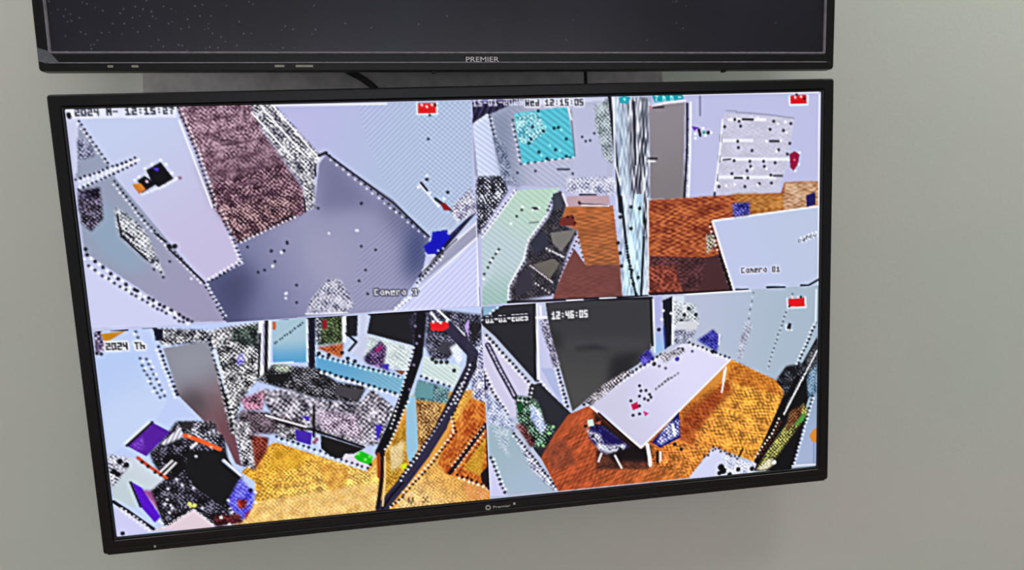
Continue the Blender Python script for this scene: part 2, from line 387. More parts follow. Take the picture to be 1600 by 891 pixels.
# ------------------------------------------------------------------ the picture shown on the lit screen
# drawn in the screen's own grid: 720 columns from its left edge, 400 rows from its top edge
GW, GH = 720, 400
OPS = [
('P',0,[(-3.3,-11.3),(375.8,-14.8),(364.3,225.8),(-27.9,198.6)],(192,196,232),None,None),
('P',0,[(93.5,-0.8),(359.9,0.9),(357.2,82.1),(361,114.1),(312.8,128.5),(220.4,44.8)],(186,186,230),(176,192,222),[(201.2,7.6),(303.9,50.2)]),
('S',0,[(253.6,2.3),(359.9,0.9),(355.8,82),(340.1,113.2),(312.8,128.5),(275.3,76.1),(259.3,35.4)],0.055,3.6,48),
('S',0,[(306.7,3.6),(359.9,0.9),(355.8,82),(340.1,113.2),(309.1,77.5)],0.05,3.6,-48),
('P',0,[(11.5,9),(93.2,2.3),(118.2,92.3),(117.7,83.1),(137.7,144),(104.2,159.6),(35.7,61.6)],(196,206,238),(198,190,224),[(35.9,16),(109,135.7)]),
('P',0,[(9,10.2),(31.1,48.7),(35.7,61.6),(102.1,160.8),(117.4,197.2),(85.4,195.8),(1.7,126),(2.4,57.8)],(150,158,182),(158,152,184),[(24.1,111.5),(98.2,182.3)]),
('P',0,[(0.9,-1.2),(10.3,9),(3.9,55.3),(0,57.7)],(205,208,236),None,None),
('N',0,[(7.3,25.2),(18.9,28),(19.9,40.7),(6.2,45.3)],(60,60,90),(190,195,220),0.8,1.9,1.9,0,1),
('F',0,[(20.7,86.7),(6.2,108),(21.6,133.6),(44.8,148.1),(53.5,136.7),(33.4,115.9),(30.4,87.1)],(142,166,190),0.9,8),
('P',0,[(-0.4,133.8),(-2.5,195.9),(87.7,198)],(206,210,242),None,None),
('P',0,[(104.2,159.6),(139,144),(134.4,123.6),(207.2,94.9),(214.4,55.1),(221.6,46.1),(279.6,89.9),(312.8,128.5),(304,161.5),(275.6,196.5),(233,197.9),(118.6,198.7)],(104,108,148),(150,150,184),[(112.2,169.6),(209.7,131.5)]),
('C',0,[(104.2,159.6),(139,144),(134.4,123.6),(207.2,94.9),(214.4,55.1),(221.6,46.1),(279.6,89.9),(312.8,128.5),(304,161.5),(275.6,196.5),(233,197.9),(118.6,198.7)]),
('F',0,[(101.9,156.8),(139.1,142.7),(149.3,159.6),(136.1,191.6),(119.3,204.2)],(66,70,106),0.9,14),
('F',0,[(213.9,44.6),(227,43.7),(267,97.5),(209.4,100.4)],(92,94,132),0.6,12),
('F',0,[(197.4,120),(232.6,128.6),(234.8,172.9),(200.7,162.6)],(162,160,188),0.6,16),
('F',0,[(293.7,104.1),(315.6,128.6),(306.8,161.7),(289.4,173.3),(287,145.2)],(56,66,112),0.95,14),
('F',0,[(259.5,89),(281,89.9),(298.7,111.2),(283.8,131.2)],(84,88,124),0.6,14),
('C',0,None),
('S',0,[(245,143),(285.9,98.3),(312.8,128.5),(304,161.5),(275.7,195.1),(233.4,192.3)],0.06,3.4,52),
('N',0,[(93.5,-0.8),(158.3,-1.2),(166.6,23.5),(199.3,81.2),(197.9,98.4),(196.3,99.8),(135.6,123.7),(97.2,11.3)],(74,46,62),(206,172,190),0.95,1.9,1.9,0,1),
('F',0,[(105.8,51.3),(183.4,33.1),(199.9,73.2),(197.9,98.4),(196.3,99.8),(135.6,123.7),(118.2,92.3)],(90,60,78),0.35,6),
('N',0,[(114,69.8),(181.7,54),(199.3,81.2),(197.9,98.4),(196.3,99.8),(135.6,123.7),(118.2,92.3)],(44,18,34),(190,150,165),1.5,1.9,1.9,0,1),
('N',0,[(120.7,91.1),(191,80.8),(187.9,103.4),(135.6,123.7)],(34,10,26),(205,165,170),1.5,1.9,1.9,0,1),
('F',0,[(95.5,3.7),(142.3,-5.4),(142,-1.6)],(70,40,60),0.6,2),
('F',0,[(98.8,15.2),(146.9,6.2),(146.6,10.1)],(70,40,60),0.6,2),
('F',0,[(102.2,26.8),(151.6,17.9),(151.2,21.8)],(70,40,60),0.6,2),
('F',0,[(105.5,38.4),(156.2,29.7),(155.9,33.5)],(70,40,60),0.6,2),
('F',0,[(108.9,50.1),(160.9,41.5),(160.6,45.4)],(70,40,60),0.6,2),
('F',0,[(112.3,61.9),(165.7,53.4),(165.3,57.4)],(70,40,60),0.6,2),
('F',0,[(115.7,73.8),(170.4,65.4),(170.1,69.4)],(70,40,60),0.6,2),
('F',0,[(119.1,85.8),(175.2,77.5),(174.9,81.5)],(70,40,60),0.6,2),
('N',0,[(158.3,-1.2),(177.5,-0.7),(216.3,47.3),(209.6,65.6),(207.4,94.9),(197.9,98.4),(198.4,75.8),(179,43.4),(166.6,23.5)],(25,22,40),(250,250,255),0.8,1.9,1.9,0,1),
('L',0,[(176.2,-0.1),(214.8,49.9)],(248,248,255),1.5),
('L',0,[(166,0.3),(202,46.8)],(248,248,255),1.5),
('L',0,[(157.9,6.5),(191.4,49.1)],(248,248,255),1.5),
('L',0,[(211.1,55),(210.3,65.6)],(14,10,26),1.6),
('L',0,[(198.2,86.5),(198.6,98.4)],(14,10,26),1.6),
('E',0,[(94.5,1.1),(106.7,41),(118.2,92.3),(120.6,92.4),(129.7,118)],2.6,4.2,1.25,(12,10,28),(245,246,255)),
('L',0,[(94.6,12.5),(115.8,90.9)],(248,248,255),1.2),
('E',0,[(135.6,123.7),(189.4,100.8)],-1.5,4.2,1.25,(12,10,28),(245,246,255)),
('E',0,[(131.1,116.8),(137.8,142.6),(104.1,160.3)],-2.2,4.2,1.25,(12,10,28),(245,246,255)),
('L',0,[(220.4,44.8),(280.7,94),(312.9,127.8)],(10,9,20),1.5),
('E',0,[(224.1,47.5),(310.3,125.6)],-2.2,7,1.25,(12,10,28),(245,246,255)),
('L',0,[(215,47.2),(221.7,44.8)],(16,12,30),2.6),
('E',0,[(10.2,10.3),(31.1,48.7)],-2,4.2,1.25,(12,10,28),(245,246,255)),
('E',0,[(34.2,64.1),(56,100),(102.2,160.2)],-2.2,4.2,1.25,(12,10,28),(245,246,255)),
('L',0,[(63.4,112.1),(72.6,120.5)],(14,10,26),1.5),
('L',0,[(74.4,127.2),(101.7,158.8)],(14,10,26),1.6),
('D',0,[(74.7,124.6),(79.7,124.8)],(10,9,20),2.2),
('E',0,[(102.2,160.2),(117.5,195.9)],2,4.2,1.25,(12,10,28),(245,246,255)),
('P',0,[(2.1,60.4),(56,43.2),(57.7,49.6),(3.3,70.6)],(200,206,236),None,None),
('E',0,[(2,61.4),(55.9,43.8)],-2,4.2,1.4,(12,10,28),(245,246,255)),
('E',0,[(3.4,70),(56.7,47.7)],2,4.2,1.3,(12,10,28),(245,246,255)),
('N',0,[(3.3,71.2),(21.6,68.8),(19.2,90.4),(1.2,89.6)],(12,8,22),(120,110,150),1.8,1.9,1.9,0,1),
('N',0,[(2.9,78.2),(21.5,79),(20.8,97.1),(9.9,107.6),(2.2,100.1)],(10,6,18),(150,140,170),1.6,1.9,1.9,0,1),
('D',0,[(3.2,123.5),(3.8,128.7),(9.9,135),(16,140.6),(22,146.8),(27.7,151.8),(33.9,157.5),(40.8,162.6),(43.1,164),(52.4,171.3),(55.9,173.5),(61.1,177.9),(64.7,180.2),(70.6,183.9),(77.2,188.4),(80.7,191.4),(84.3,193.6)],(10,9,20),1.6),
('D',0,[(4,138.6),(9,142.8),(14.5,148.4),(19.7,151.3),(24.2,155.6),(28.7,159.2),(33.4,162.1),(37.9,166.4),(41.4,168.6),(46.6,172.3),(50.7,175.2),(55.4,178.9),(58.8,181.8),(62.5,183.4),(66,186.3),(73.1,190.9),(76.6,194.5),(80.3,195.4),(87.9,195.5)],(70,70,90),1.4),
('D',0,[(1,132.5),(7.1,132.2),(13.2,137.8),(19.3,144),(25.4,149.7),(31.1,154),(37.3,160.3),(45.3,166.8),(48.8,169.7),(58.2,175.7),(67.7,181.7),(73.6,186.1),(6.2,140.7),(11.7,145.6),(17.3,150.5),(21.9,153.4),(31,160.6),(35.6,164.2),(44.3,170.8),(53,177.4),(69.2,185.9),(74.6,188.9),(83.9,197.7)],(248,248,255),1.3),
('N',0,[(31.6,87.2),(40.8,92.8),(54.1,106.4),(58.9,119.8),(68.1,152.1),(54.7,136.8),(34.8,114.6),(31.5,105.4)],(40,45,60),(248,250,255),0.55,1.9,1.9,0,1),
('L',0,[(33.2,95),(34.9,113.3),(54.8,136.1)],(16,14,28),1.7),
('L',0,[(38.9,110.3),(45.7,115.9)],(16,14,28),1.5),
('D',0,[(58.3,138.3),(63.4,137.2),(59.5,145),(65.4,148),(66.8,152.7),(73.9,138.5)],(50,50,70),1.2),
('P',0,[(62.1,54.9),(75,48.3),(84.6,63.5),(71.5,70.7),(65.8,66.6)],(10,9,20),None,None),
('P',0,[(53.8,63.6),(60.3,60),(69.3,68.1),(56.3,75.3)],(10,9,20),None,None),
('P',0,[(48.8,67.3),(56,66.3),(60.3,72.2),(53.7,76.2)],(205,125,50),None,None),
('P',0,[(67.1,53.8),(73.3,53.4),(71.7,56.6)],(70,50,200),None,None),
('D',0,[(61.6,65.2)],(230,190,210),1.3),
('E',0,[(85.8,64.8),(71.4,72),(54.8,77.2)],0,4,0.9,(248,248,255),(248,248,255)),
('D',0,[(61,53.6),(67.5,50),(75.2,46.4),(79.8,50.4),(83.9,58.3),(87.1,63.6),(51.4,63.5),(55.3,61.1)],(248,248,255),1.2),
('D',0,[(90.3,63.1)],(150,120,140),1.6),
('L',0,[(360.1,104.3),(301,165.6)],(10,9,20),2.2),
('L',0,[(358.6,105.7),(332.3,128.1)],(20,10,80),2.2),
('P',0,[(315.9,123.1),(329.9,121.7),(333.5,130.9),(321.7,144.3),(309.2,144.3),(306.9,136.5),(314.1,131.3)],(0,0,186),None,None),
('P',0,[(333.7,128.2),(343.9,120.3),(321.6,145.7),(317.4,145.5)],(10,5,60),None,None),
('D',0,[(314.4,125.1),(320.2,121.2),(331.1,125.2),(320.4,141.4),(308.5,143.6),(325.4,139.6)],(160,170,255),1.2),
('P',0,[(359.5,115.4),(358.8,130.1),(299.1,173.9),(304,161.5)],(158,160,186),None,None),
('L',0,[(359.5,116.1),(304.1,160.1)],(248,248,255),1.4),
('L',0,[(358.8,130.8),(298.8,179.5)],(248,248,255),1.4),
('L',0,[(339.1,131.2),(305.5,160.2)],(40,38,60),1.2),
('E',0,[(324.4,144.4),(296.3,173.8)],2,4.2,1.25,(12,10,28),(245,246,255)),
('P',0,[(359.4,132.9),(359,198.3),(275.5,197.2)],(206,210,248),None,None),
('S',0,[(359.4,132.9),(359,198.3),(275.5,197.2)],0.05,4.2,48),
('E',0,[(298.8,179.5),(275.5,197.2)],-2,4.2,1.25,(12,10,28),(245,246,255)),
('L',0,[(298.8,179.5),(275.6,196.5)],(248,248,255),1.6),
('L',0,[(307.8,76.1),(312.9,83.1)],(10,9,20),2.2),
('L',0,[(320.6,91.6),(336.5,104.5)],(10,9,20),2.6),
('P',0,[(324.5,95.9),(330,96.1),(335.2,103.2),(328.3,102.9)],(140,10,20),None,None),
('D',0,[(313.5,72.9),(332.7,85.9)],(10,9,20),1.6),
('D',0,[(304.9,80),(313.7,69.5),(315.5,85.9),(323,98.6),(328.9,91.9)],(248,248,255),1.3),
('L',0,[(306.4,77.4),(323,98.6)],(248,248,255),1.2),
('N',0,[(335.4,99.1),(355.8,82),(360.7,105.8),(339.9,115.9),(334.9,106)],(90,90,130),(245,245,255),0.8,1.9,1.9,0,1),
('N',0,[(191.5,195.2),(198,180.3),(214,163.3),(226,164),(234.2,181.2),(236.3,189.7),(230.4,196.4)],(70,72,100),(225,224,240),0.6,1.9,1.9,0,1),
('L',0,[(191.5,195.2),(230.4,196.4)],(248,248,255),1.2),
('D',0,[(250.5,93.4),(260.9,137.6),(247.7,133.5),(250.2,156.4),(243.4,166.4),(185.1,167.1),(183.8,183.6),(250.6,179.4),(210.5,95.7),(164.9,133.3),(179.7,127.3),(167.3,143.6),(250.7,92.7),(317,35.2),(143.6,128.8),(164.5,133.9),(151.2,152.9),(157.2,151.2),(179.6,125.9),(176.3,133.9)],(40,40,60),1.3),
('D',0,[(218.6,119.7),(244,118.2),(173.8,135.8),(165,147.5),(175.3,174.1),(174.2,178.9),(245.4,118.3),(173.6,135.1),(164.6,148.2),(174.3,174.7),(91.2,155.5),(136.6,141.9)],(225,225,245),1.2),
('P',0,[(309.2,2.1),(326.4,2.1),(325.8,11.8),(308.7,11.3)],(220,18,24),None,None),
('L',0,[(308.5,1.3),(307.8,11.8),(326.5,12.3),(327.1,1.7)],(248,248,255),1.1),
('D',0,[(312.8,3.7),(317.4,5.2),(322.2,3.7)],(255,220,220),1.2),
('D',0,[(325.6,4.1),(319.7,13.2)],(10,9,20),1.2),
('P',0,[(0.3,-1.2),(93.6,-1.4),(92.5,9.3),(-0.2,8.1)],(225,228,250),None,None),
('X',0,[(7.8,0.2),(92.2,0.4)],'2024_M-_12:15:27',(10,9,20),None,1.25),
('D',0,[(2.6,4.5),(2.9,6.3)],(10,9,20),1.9),
('X',0,[(257,175.9),(298.8,178.4)],'Camera_3',(248,248,255),(60,60,80),1.15),
('L',0,[(361.7,4.9),(360.8,23.7)],(10,9,20),2.4),
('L',0,[(360.8,132.3),(360.9,159.1)],(10,9,20),2.6),
('L',0,[(359.5,116.8),(356.9,197.4)],(248,248,255),1.2),
('L',0,[(359.9,180.4),(360.4,198.4)],(10,9,20),2.6),
('L',0,[(176.1,0.8),(280.1,1.7)],(248,248,255),1.6),
('P',1,[(360.5,-15.1),(730.2,-14.2),(734.2,223.8),(349.4,205.6)],(190,192,230),None,None),
('P',1,[(361.7,-1.8),(498.5,-0.1),(497.7,93.4),(451,87.2),(388.4,80.6),(360.8,71.2)],(150,158,184),(182,186,212),[(382.9,46),(434.9,54.6)]),
('S',1,[(377.5,13.3),(409.8,7.4),(407.6,61.9),(454.9,59.4),(451.1,85.8),(392.7,79.4)],0.045,4.2,-52),
('P',1,[(459.3,10),(491.1,8),(492.1,81.8),(458.5,81.9)],(186,190,220),None,None),
('P',1,[(361.6,-0.4),(415.8,-1.9),(377.5,14),(361.1,23.7)],(36,30,60),None,None),
('S',1,[(361.6,-0.4),(411.6,-1.3),(377.5,14),(361.1,23.7)],0.6,5,28),
('P',1,[(360.3,-1.1),(400.4,-2),(396.1,1),(361.5,1.6)],(150,140,200),None,None),
('P',1,[(361.2,21.7),(376.1,12.6),(386.7,72.2),(363.6,71.4),(361.7,38.6)],(208,216,246),None,None),
('S',1,[(361.2,21.7),(376.1,12.6),(386.7,72.2),(363.6,71.4)],0.06,4.2,-52),
('E',1,[(377.4,16),(387.5,69.5)],2,4.2,1.25,(12,10,28),(245,246,255)),
('F',1,[(381.5,16.1),(395.5,15.2),(397.5,67.1),(405.2,84),(388.5,77.8)],(120,130,155),0.7,10),
('N',1,[(380,35),(390.2,39.4),(397.2,72.6),(405.2,84),(387.1,79.1)],(70,80,110),(175,182,208),0.8,1.9,1.9,0,1),
('P',1,[(401.2,13.3),(453.7,8.4),(460.7,56.9),(407.6,61.9)],(84,190,210),None,None),
('S',1,[(401.2,13.3),(453.7,8.4),(460.7,56.9),(407.6,61.9)],0.08,5,-52),
('N',1,[(402.5,14.7),(425.1,13.2),(432.9,31.1),(415.4,44.3),(404.3,39.9)],(40,140,165),(215,250,255),0.8,1.9,1.9,0,1),
('E',1,[(400.2,20.7),(406.3,59.1)],-1.6,5,1.2,(30,60,80),(245,246,255)),
('E',1,[(406.2,61.9),(459.3,56.8)],0,7,1.2,(20,60,80),(245,246,255)),
('L',1,[(457.1,12.6),(460,55.4)],(110,120,140),1.4),
('L',1,[(455.1,9.8),(457.6,20.9)],(248,248,255),1.4),
('D',1,[(425.1,11.8),(429.4,31),(424.4,50.8),(440.8,49.3),(444.4,28),(451.9,39.3),(451.4,55.8),(432,57.3),(417,38.2),(414.8,42.2),(440.1,28.6),(418.9,26.6)],(14,60,80),1.6),
('D',1,[(447.2,30.2),(435.3,44.9),(426.4,54.3),(445.1,50.1),(431.7,27)],(150,240,250),1.2),
('L',1,[(442.3,68),(453.8,68.4)],(60,60,85),1.8),
('D',1,[(420.1,68.9),(402.3,70),(457.3,72.8),(467.8,37.7),(471.3,41.9),(475.7,41.4),(480.2,34.6),(485.4,83),(459.9,82)],(60,65,85),1.3),
('N',1,[(481,7.7),(497.1,1.2),(498.4,65.1),(489.7,59.2),(481.8,28.4)],(90,100,110),(205,215,222),0.8,1.9,1.9,0,1),
('N',1,[(451.4,76),(501,77.9),(500.6,94.9),(449.5,91.4)],(110,115,150),(235,236,250),0.6,1.9,1.9,0,1),
('L',1,[(463.9,93.7),(480,94.3)],(30,20,40),1.8),
('N',1,[(363.5,72.7),(386,72.2),(392.4,86.3),(360.7,130.4),(360.9,83.2)],(8,8,22),(225,230,250),2.4,1.9,1.9,0,1),
('P',1,[(400.9,86.8),(443.8,86.2),(433.3,98.7),(429.1,114),(409.4,138.5),(406.6,155.5),(389.7,180.3),(387.5,197.4),(361.6,197.9),(364.2,130.6)],(184,214,196),(188,206,214),[(416.4,91),(378.4,145.4)]),
('P',1,[(385.1,154.3),(406.6,155.5),(389.7,180.3),(387.5,197.4),(361.6,197.9),(362.4,181.5)],(160,192,188),(188,206,212),[(376,196.7),(382.3,154.1)]),
('S',1,[(400.9,86.8),(443.8,86.2),(433.3,98.7),(429.1,114),(409.4,138.5),(406.6,155.5),(389.7,180.3),(387.5,197.4),(361.6,197.9),(364.2,130.6)],0.035,4.4,-50),
('E',1,[(400.9,86.8),(364.2,130.6)],-2.2,4.2,1.25,(12,10,28),(245,246,255)),
('L',1,[(400.8,87.5),(364.9,130.6)],(248,248,255),1.4),
('E',1,[(436.3,96),(428.4,114),(409.5,137.1),(406.6,155.5),(389.7,180.3),(387.5,197.4)],2.2,4.2,1.25,(12,10,28),(245,246,255)),
('L',1,[(430,111.2),(410.3,135.7),(405.2,154),(389,180.2),(387.6,196)],(248,248,255),1.5),
('D',1,[(405.1,105.9),(399.8,111.9),(418,105),(380.6,143.4),(377.6,147.5),(374.5,151.6),(371.5,155.7),(369.1,160.5),(365.3,166.7)],(70,80,80),1.4),
('L',1,[(412.4,118.9),(421,118.6)],(130,140,140),1.6),
('L',1,[(415.8,104.9),(421.5,105.2)],(10,9,20),2),
('D',1,[(405.9,103.1),(393.8,118.7),(415.8,106.3),(422.3,104.5),(379.1,145.5),(373,153.6),(364.3,171.6)],(248,248,255),1.3),
('N',1,[(443.8,88.6),(450.5,103.6),(444.1,121.8),(459.9,128.2),(448.9,152),(435.8,191.7),(390.5,196.2),(390.4,181.8),(407.3,156.9),(410.9,138.6),(430.5,115.5)],(24,22,32),(80,74,84),1.2,1.9,1.9,0,1),
('P',1,[(436.4,91.8),(445.2,89.3),(446.8,104.9),(435.8,108.6)],(60,62,76),None,None),
('P',1,[(411.6,138.6),(426.5,126.6),(431.7,142.5),(416.9,150.3)],(46,48,66),None,None),
('P',1,[(398.9,166.5),(412,164.3),(412.7,184.5),(395,192.1)],(52,48,62),None,None),
('P',1,[(432.9,129.7),(458.5,127.4),(453.8,136.5),(443.1,148.8),(434.7,139.8)],(118,114,112),None,None),
('P',1,[(413.6,160.1),(434.1,155.5),(441.3,160.2),(430.5,175.5)],(104,98,92),None,None),
('E',1,[(428.7,145.2),(445.9,154.7)],0,4.2,1.2,(248,248,255),(248,248,255)),
('E',1,[(412.1,161.5),(434.7,180.1)],0,4.2,1.1,(235,220,225),(235,220,225)),
('E',1,[(415.8,178.9),(432.9,191.6)],0,4.2,1.1,(235,220,225),(20,10,20)),
('E',1,[(459.7,133.9),(467.7,163.1)],0,5,1.2,(240,200,190),(20,10,10)),
('E',1,[(461.2,135.4),(436.2,180.2)],1.5,4.5,1.1,(25,10,20),(225,190,190)),
('P',1,[(450.5,102.2),(497.4,105.7),(503.3,166.6),(467.6,164.6),(459.9,128.2),(442.7,120.3)],(176,100,54),(168,98,56),[(473.7,107.5),(472.1,164.8)]),
('P',1,[(467.7,163.8),(503.4,165.1),(504.9,197.5),(432.7,195.9),(445.5,166.2),(456.4,146.6)],(116,66,62),None,None),
('M',1,[(450.5,102.2),(497.4,105.7),(504.1,166.6),(467.6,164.6),(459.9,128.2)],0.22,8,2,0),
('M',1,[(442.5,166.1),(504.9,165.2),(504.9,197.5),(432.7,195.9)],0.07,6,2,0),
('P',1,[(450.8,94.5),(493.2,95.5),(494.4,104.8),(463.6,104.9),(449,105)],(190,160,172),None,None),
('L',1,[(463.6,102.8),(491.5,105.4)],(40,10,20),1.5),
('L',1,[(465.1,104),(492.9,105.8)],(248,248,255),1.3),
('P',1,[(442.8,116),(456,112.4),(458.6,123.9),(442.6,123.1)],(110,40,36),None,None),
('D',1,[(462.9,101.3),(450.8,115),(455.9,115.9),(457.9,121),(458.3,132.4)],(60,20,20),1.4),
('L',1,[(446.5,92.2),(450.5,103.6)],(248,248,255),1.4),
('N',1,[(497.8,-0.1),(538,0.8),(532.9,197.7),(504.9,196),(500.7,88.7)],(120,136,165),(225,238,252),0.7,1.9,9,2,1),
('N',1,[(513.1,1.6),(536.5,2.1),(532.5,141.9),(522.2,128.3),(515.6,86.5)],(8,10,28),(240,245,255),1,1.8,10,3,1),
('P',1,[(519.9,95.2),(528.8,95.6),(523.8,197.2),(505.7,196),(507.8,166.8)],(188,216,238),None,None),
('M',1,[(513.9,95),(528.8,95.6),(523.8,197.2),(505.7,196)],0.25,1.9,10,3),
('L',1,[(496.4,-0.8),(499.2,33),(502,65.3),(504.6,112)],(12,12,40),3.2),
('L',1,[(505.7,97.5),(509.9,143.6)],(12,12,34),2.6),
('E',1,[(509.9,143.6),(515.1,178.9),(519.3,196.9)],0,6,1.9,(10,9,20),(10,9,20)),
('L',1,[(528.7,138.8),(524.6,197.2)],(12,12,34),2.4),
('L',1,[(521,5.9),(521.2,65.9)],(16,14,34),2.2),
('D',1,[(515.9,107.9),(515.4,129.4),(524.8,109.7),(511.8,158.3),(515.3,171.6),(516.5,184.9),(521.9,179.3),(504.5,117.4),(501.6,143.2),(503.6,153.5),(504.8,166.6)],(10,9,20),1.8),
('L',1,[(500,1.3),(500.6,65.2),(505.3,85.1)],(248,248,255),1.6),
('L',1,[(533.2,100.1),(532.9,197.7)],(248,248,255),1.5),
('P',1,[(505.8,1.4),(510.2,-0.5),(518.2,1),(514.4,7.1),(507.1,6.3)],(0,165,185),None,None),
('D',1,[(511.6,2.9)],(170,250,255),1.2),
('P',1,[(539.5,0.1),(571.4,-1.3),(572.1,4.3),(542.3,6.4)],(0,160,176),None,None),
('X',1,[(542.5,0.2),(570.7,-0.2)],'7_m_n_-',(190,255,255),None,1.1),
('P',1,[(536.4,9.7),(573.6,7.1),(571,102.1),(536.2,100.7)],(142,134,142),(128,122,126),[(549.6,16.3),(563.4,98.9)]),
('L',1,[(575.8,8.6),(575.3,53.6),(571.7,102.2)],(20,14,24),2.4),
('E',1,[(576.4,24),(572.5,99.3)],2.5,10,1.25,(12,10,28),(245,246,255)),
('L',1,[(539.3,10.5),(552.7,7.3),(573.6,5.5)],(248,248,255),1.6),
('L',1,[(540.8,11.2),(551.2,11.1)],(40,20,40),1.8),
('D',1,[(537.8,11.2)],(200,120,150),1.6),
('L',1,[(535.4,60.8),(543.6,61.1)],(10,9,20),1.6),
('L',1,[(533.9,63.6),(541.4,63.8)],(248,248,255),1.4),
('L',1,[(579.8,7.3),(578.5,56.6),(576.5,102.4)],(248,248,255),1.6),
('L',1,[(589.3,1.9),(589.2,20.1)],(130,132,165),2),
('P',1,[(580.3,31.1),(587.9,31.4),(583.3,35.5)],(110,40,190),None,None),
('L',1,[(587.8,34.2),(589.3,39.9)],(10,9,20),2.6),
('D',1,[(597.7,37.3)],(10,9,20),1.8),
('D',1,[(593.1,37.2)],(40,150,130),1.6),
('D',1,[(584,38.3),(592.4,32.9),(594.6,40),(600.7,37.4),(584,42.5)],(248,248,255),1.4),
('P',1,[(614.5,18.6),(690.3,24.9),(682.1,76),(675.9,91.8),(674.4,99.1),(604.1,100.6),(610.5,53.3)],(202,200,222),None,None),
('M',1,[(614.5,18.6),(690.3,24.9),(682.1,76),(676,97.7),(604.1,100.6)],0.05,3,2,0),
('L',1,[(619.8,25.2),(658.3,26.2)],(238,238,250),3.2),
('L',1,[(613.6,45.6),(644.4,46.5)],(238,238,250),3.2),
('L',1,[(612,64.1),(682,66.5)],(238,238,250),3.2),
('L',1,[(607.3,81.9),(669.6,84.3)],(238,238,250),3.2),
('L',1,[(627.5,18.3),(642.8,19.4),(659.9,21.2),(689.5,25.6)],(150,150,178),1.3),
('L',1,[(616.8,16.3),(627.5,16.9)],(160,160,185),1.4),
('L',1,[(634.4,25.3),(645.2,25.8)],(40,40,55),2.4),
('L',1,[(663.9,47.8),(673.3,48.1)],(50,50,65),2.2),
('L',1,[(625.8,83.3),(633.6,83.6)],(30,28,42),2.2),
('L',1,[(668,82.8),(677.4,83.1)],(70,70,85),2),
('L',1,[(613.6,64.9),(621.2,64.4)],(100,100,120),2),
('D',1,[(667.7,28.1),(686.4,30.9),(663.8,36),(678.3,37.5),(685.4,50.7),(673.3,56.8),(682.8,61.4),(657.7,72.9),(642.9,72.4),(642.1,67.3),(639,76.6),(625.1,66),(665.6,90),(652.3,90.2),(636.7,92.5),(608.8,91.4),(615.2,32.1),(632.1,31.9),(629,46.8),(629.7,53.2),(644.4,56.6),(656.9,67.8),(669.5,69.7),(622.7,78.9),(639.8,83.9),(664.8,81.9),(625.9,25.3),(630.5,27.1)],(55,55,72),1.6),
('D',1,[(653.7,26),(650.6,24.5),(672.4,30.8),(681.8,39.7),(680.2,28.9),(660.1,75.2),(644.5,74.6),(660,47.7),(675.6,47.5),(671,58.2),(635.1,81.5),(616.5,91),(607.3,87.7),(625.8,89.9),(650.7,91.6)],(248,248,255),1.4),
('L',1,[(611.4,40.5),(610.9,46.2)],(30,28,45),2.4),
('L',1,[(609.3,61.2),(608.9,66.2)],(30,28,45),2.2),
('L',1,[(606.7,79.7),(606.4,84.8)],(30,28,45),2.2),
('L',1,[(604.2,97.7),(603.8,102)],(30,28,45),2.2),
('L',1,[(613,25),(609.7,57.6),(604.2,94.8)],(248,248,255),1.6),
('P',1,[(685.1,61.5),(690.6,58.8),(696.2,61.9),(694.7,72),(690,78.5),(686.1,74.7)],(150,10,64),None,None),
('D',1,[(696.2,60.4),(695.5,72.1),(691.6,78.5),(684.4,67.3)],(248,248,255),1.3),
('D',1,[(690.7,67.5)],(230,90,130),1.2),
('P',1,[(685.4,3.3),(702.6,2.3),(703.5,11.6),(686,11.4)],(214,18,30),None,None),
('L',1,[(684.6,3.7),(685,12.3),(704.3,12.3),(704.7,3)],(248,248,255),1.3),
('D',1,[(690.9,4.9),(697.2,4.3)],(255,200,210),1.3),
('D',1,[(701.1,6.5),(692.4,2)],(10,9,20),1.3),
('P',1,[(534.9,102.3),(604.1,100.9),(676,100.4),(679.9,90),(718.1,90.3),(718.5,116.8),(600.9,125.5),(624,199.5),(533.2,197.7)],(172,88,50),(160,78,40),[(543.1,110.5),(557.6,154.9)]),
('N',1,[(534.9,102.3),(604.1,100.9),(650.8,100.6),(635.1,121.9),(600.9,125.5),(610,160.6),(533.9,158)],(104,34,22),(214,120,66),1,4.5,2,0,1),
('N',1,[(622.7,99.4),(680.7,101.1),(680.9,118.1),(635.1,121.9)],(140,80,30),(216,150,80),0.9,4,2,0,1),
('N',1,[(679.9,90),(718.1,90.3),(718.5,115.3),(679.3,118.7)],(150,96,60),(226,192,160),0.8,4,2,0,1),
('P',1,[(533.9,158),(594.5,162.7),(610,160.6),(624,199.5),(533.2,197.7)],(88,48,50),(70,40,44),[(542.1,168.7),(603.6,187.1)]),
('M',1,[(533.9,158),(594.5,162.7),(587.9,198.1),(533.2,197.7)],0.5,3,2,0),
('N',1,[(533.7,168.2),(560.4,169.7),(569.3,197),(533.2,197)],(70,20,24),(190,100,70),1.2,3,2,0,1),
('N',1,[(594.6,139.1),(603.9,138.1),(605.4,151.4),(594.5,159.8)],(60,50,40),(225,210,190),0.9,1.9,1.9,0,1),
('P',1,[(600.9,125.5),(718.5,115.3),(719.7,200.7),(624,199.1)],(192,200,234),(188,200,228),[(611.5,172.6),(706.5,125.2)]),
('L',1,[(601.7,126.3),(624,198)],(248,248,255),2),
('L',1,[(602.5,125.6),(717.7,116)],(248,248,255),1.8),
('E',1,[(599.3,129.1),(622.5,197.2)],-1.5,5,1.5,(10,9,20),(248,248,255)),
('L',1,[(609.2,160.5),(621.7,197.9)],(14,8,18),3),
('N',1,[(622.7,108.9),(642.2,108.3),(642.2,121.5),(624.2,123.2)],(16,16,90),(120,120,220),1.2,1.9,1.9,0,1),
('P',1,[(703.9,104.2),(714.2,101),(714.4,114.3),(704.8,116.2)],(30,24,90),None,None),
